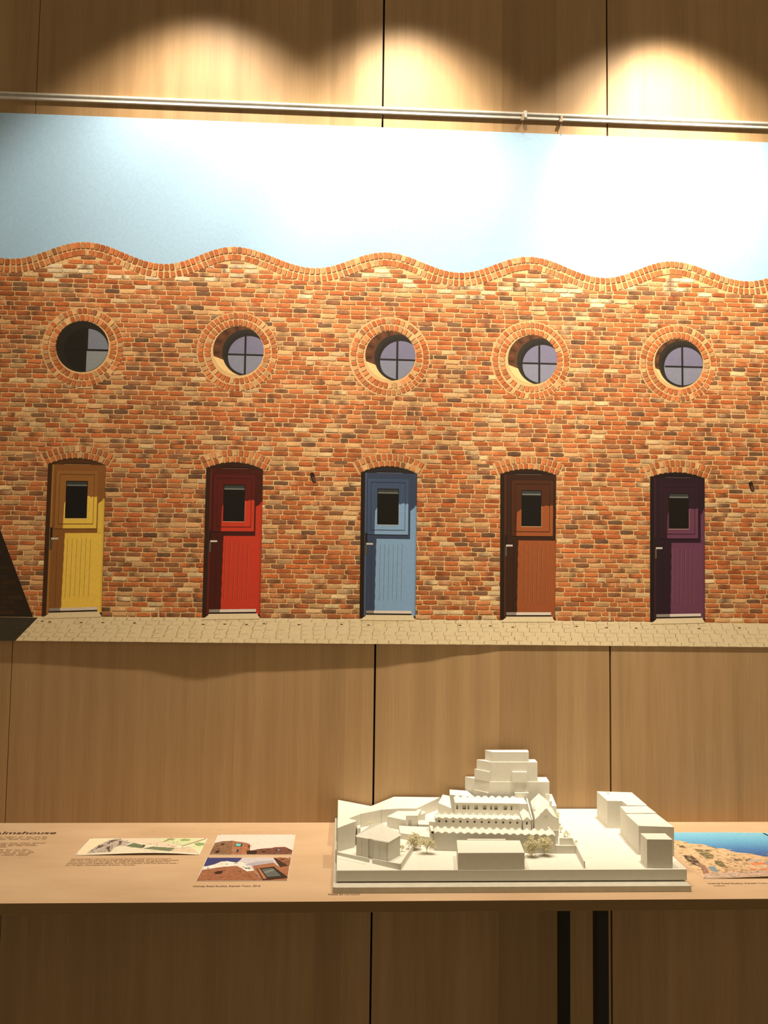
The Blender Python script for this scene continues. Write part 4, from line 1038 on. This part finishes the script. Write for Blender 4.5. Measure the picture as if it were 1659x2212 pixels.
dm = MB(); dm.add([(.4870, -.1800, .9860), (.4680, -.1750, .9800), (.4920, -.1450, .9930), (.4860, -.1600, .9962), (.4690, -.1620, .9905), (.4740, -.1400, .9800)], [(0, 1, 4, 3), (3, 4, 5, 2), (1, 4, 5), (0, 3, 2)]); part('dormer', dm)
part('chimney', MB().box(.5126, .5184, -.1440, -.1380, ZG, .9925)); part('chimney', MB().box(.5158, .5245, -.0940, -.0880, ZG, .9949))
part('annex', MB().prism([(.5180, -.1050, .9700), (.5400, -.1050, .9700), (.5480, -.0250, .9780), (.5250, -.0250, .9780)], ZG))
part('annex', MB().flat([(.4440, -.1180), (.4640, -.1180), (.4660, -.0640), (.4450, -.0640)], .9790, ZG))
sh_ = hole_wall((.4310, -.2200), (.4500, -.2200), ZG, .9690, [(.47, .9625, .0018, .0033, False)]); part('cottage_front', sh_)
cr = MB(); cr.add([(.4302, -.2205, .9685), (.4400, -.2205, .9770), (.4510, -.2205, .9690), (.4302, -.1850, .9815 - .004), (.4400, -.1850, .9860), (.4510, -.1850, .9775)] + [(.4302, -.185, ZG), (.4510, -.185, ZG), (.4302, -.2150, ZG), (.4510, -.2150, ZG)], [(0, 1, 4, 3), (1, 2, 5, 4), (0, 1, 2), (3, 4, 5), (0, 3, 6, 8), (2, 5, 7, 9), (3, 5, 7, 6)])
part('cottage_roof', cr)
part('tall_wall', MB().prism([(.4530, -.2150, .9700), (.4555, -.2150, .9700), (.4700, -.0900, .9850), (.4675, -.0900, .9850)], ZG))

# terrace blocks on the right
part('street_block', MB().flat([(.6470, -.1700), (.6830, -.1715), (.6830, -.2090), (.7300, -.2090), (.7335, -.0930), (.6480, -.0830)], 1.0000, ZG))
part('street_block', MB().flat([(.6605, -.2650), (.6645, -.2110), (.7300, -.2095), (.7310, -.2650)], .9985, ZG))
part('street_block', MB().flat([(.6570, -.3560), (.6590, -.2670), (.7310, -.2655), (.7320, -.3650)], .9968, ZG))
part('street_block', MB().flat([(.6455, -.4370), (.6990, -.4390), (.6995, -.3980), (.6465, -.3965)], .9935, ZG))
part('roof_step', MB().flat([(.6640, -.2680), (.7020, -.2672), (.7020, -.2645), (.6640, -.2650)], .9992, .9960))
cm = MB(); cm.add([(.668, -.100, 1.0000), (.674, -.108, 1.0000), (.668, -.108, 1.0000), (.668, -.104, 1.0050), (.668, -.108, 1.0050)], [(0, 1, 2), (0, 1, 3), (1, 2, 4), (1, 4, 3), (0, 3, 4, 2)]); part('roof_vent', cm)

# dried-plant trees
def tree(x, y, h, rx, seed, n=150, blobs=5, lean=0.0, low=.5):
    r2 = random.Random(seed)
    t = empty('tree', (x, y, ZG)); t.parent = model; t.matrix_parent_inverse = Matrix.Translation(-Vector(model.location))
    tw = MB(); tips = []
    tw.tube([(x, y, ZG), (x + lean * .4, y, ZG + h * .45)], .0006, 5)
    for k in range(blobs):
        a = r2.uniform(0, 2 * PI); rr = rx * r2.uniform(.25, .75)
        p = (x + lean + rr * math.cos(a), y + rr * .7 * math.sin(a), ZG + h * r2.uniform(low, .86)); tips.append(p)
        tw.tube([(x + lean * .4, y, ZG + h * r2.uniform(.2, .45)), p], .00035, 4)
    tw.build('trunk', TWIG, t)
    fo = MB()
    for k in range(n):
        c = r2.choice(tips); s = r2.uniform(.0009, .0021); q_ = rx * .48
        d = Vector((r2.gauss(0, 1), r2.gauss(0, 1), r2.gauss(0, 1))).normalized() * q_ * r2.random() ** .4
        p = Vector(c) + d; p.z = max(p.z, ZG + .003)
        e1 = Vector((r2.uniform(-1, 1), r2.uniform(-1, 1), r2.uniform(-1, 1))).normalized() * s
        e2 = Vector((r2.uniform(-1, 1), r2.uniform(-1, 1), r2.uniform(-1, 1))).normalized() * s
        e3 = e1.cross(e2).normalized() * s
        fo.add([p + e1, p + e2, p + e3, p - (e1 + e2 + e3) * .4], [(0, 1, 2), (0, 1, 3), (1, 2, 3), (0, 2, 3)])
    tag(fo.build('foliage', TREE, t), kind='stuff')
tree(.1650, -.3150, .033, .017, 1, 1000, 14, low=.22); tree(.1931, -.3439, .037, .018, 2, 520, 10, low=.45)
tree(.4190, -.3660, .043, .018, 3, 900, 14, low=.25); tree(.4470, -.3600, .039, .019, 4, 900, 14, low=.25)
tree(.0765, -.1900, .026, .012, 5, 80, 5); tree(.1290, -.2250, .014, .007, 6, 50, 4)
tree(.2590, -.2560, .015, .006, 7, 45, 3); tree(.3770, -.2620, .017, .008, 8, 35, 4)
for k, (x, y) in enumerate([(.5500, -.0700), (.5440, -.1063), (.5320, -.1600), (.5250, -.2000), (.5254, -.2307), (.5330, -.2330), (.5362, -.2860), (.1400, -.3300)]):
    tree(x, y, .010 + .004 * (k % 2), .006, 20 + k, 40, 3)
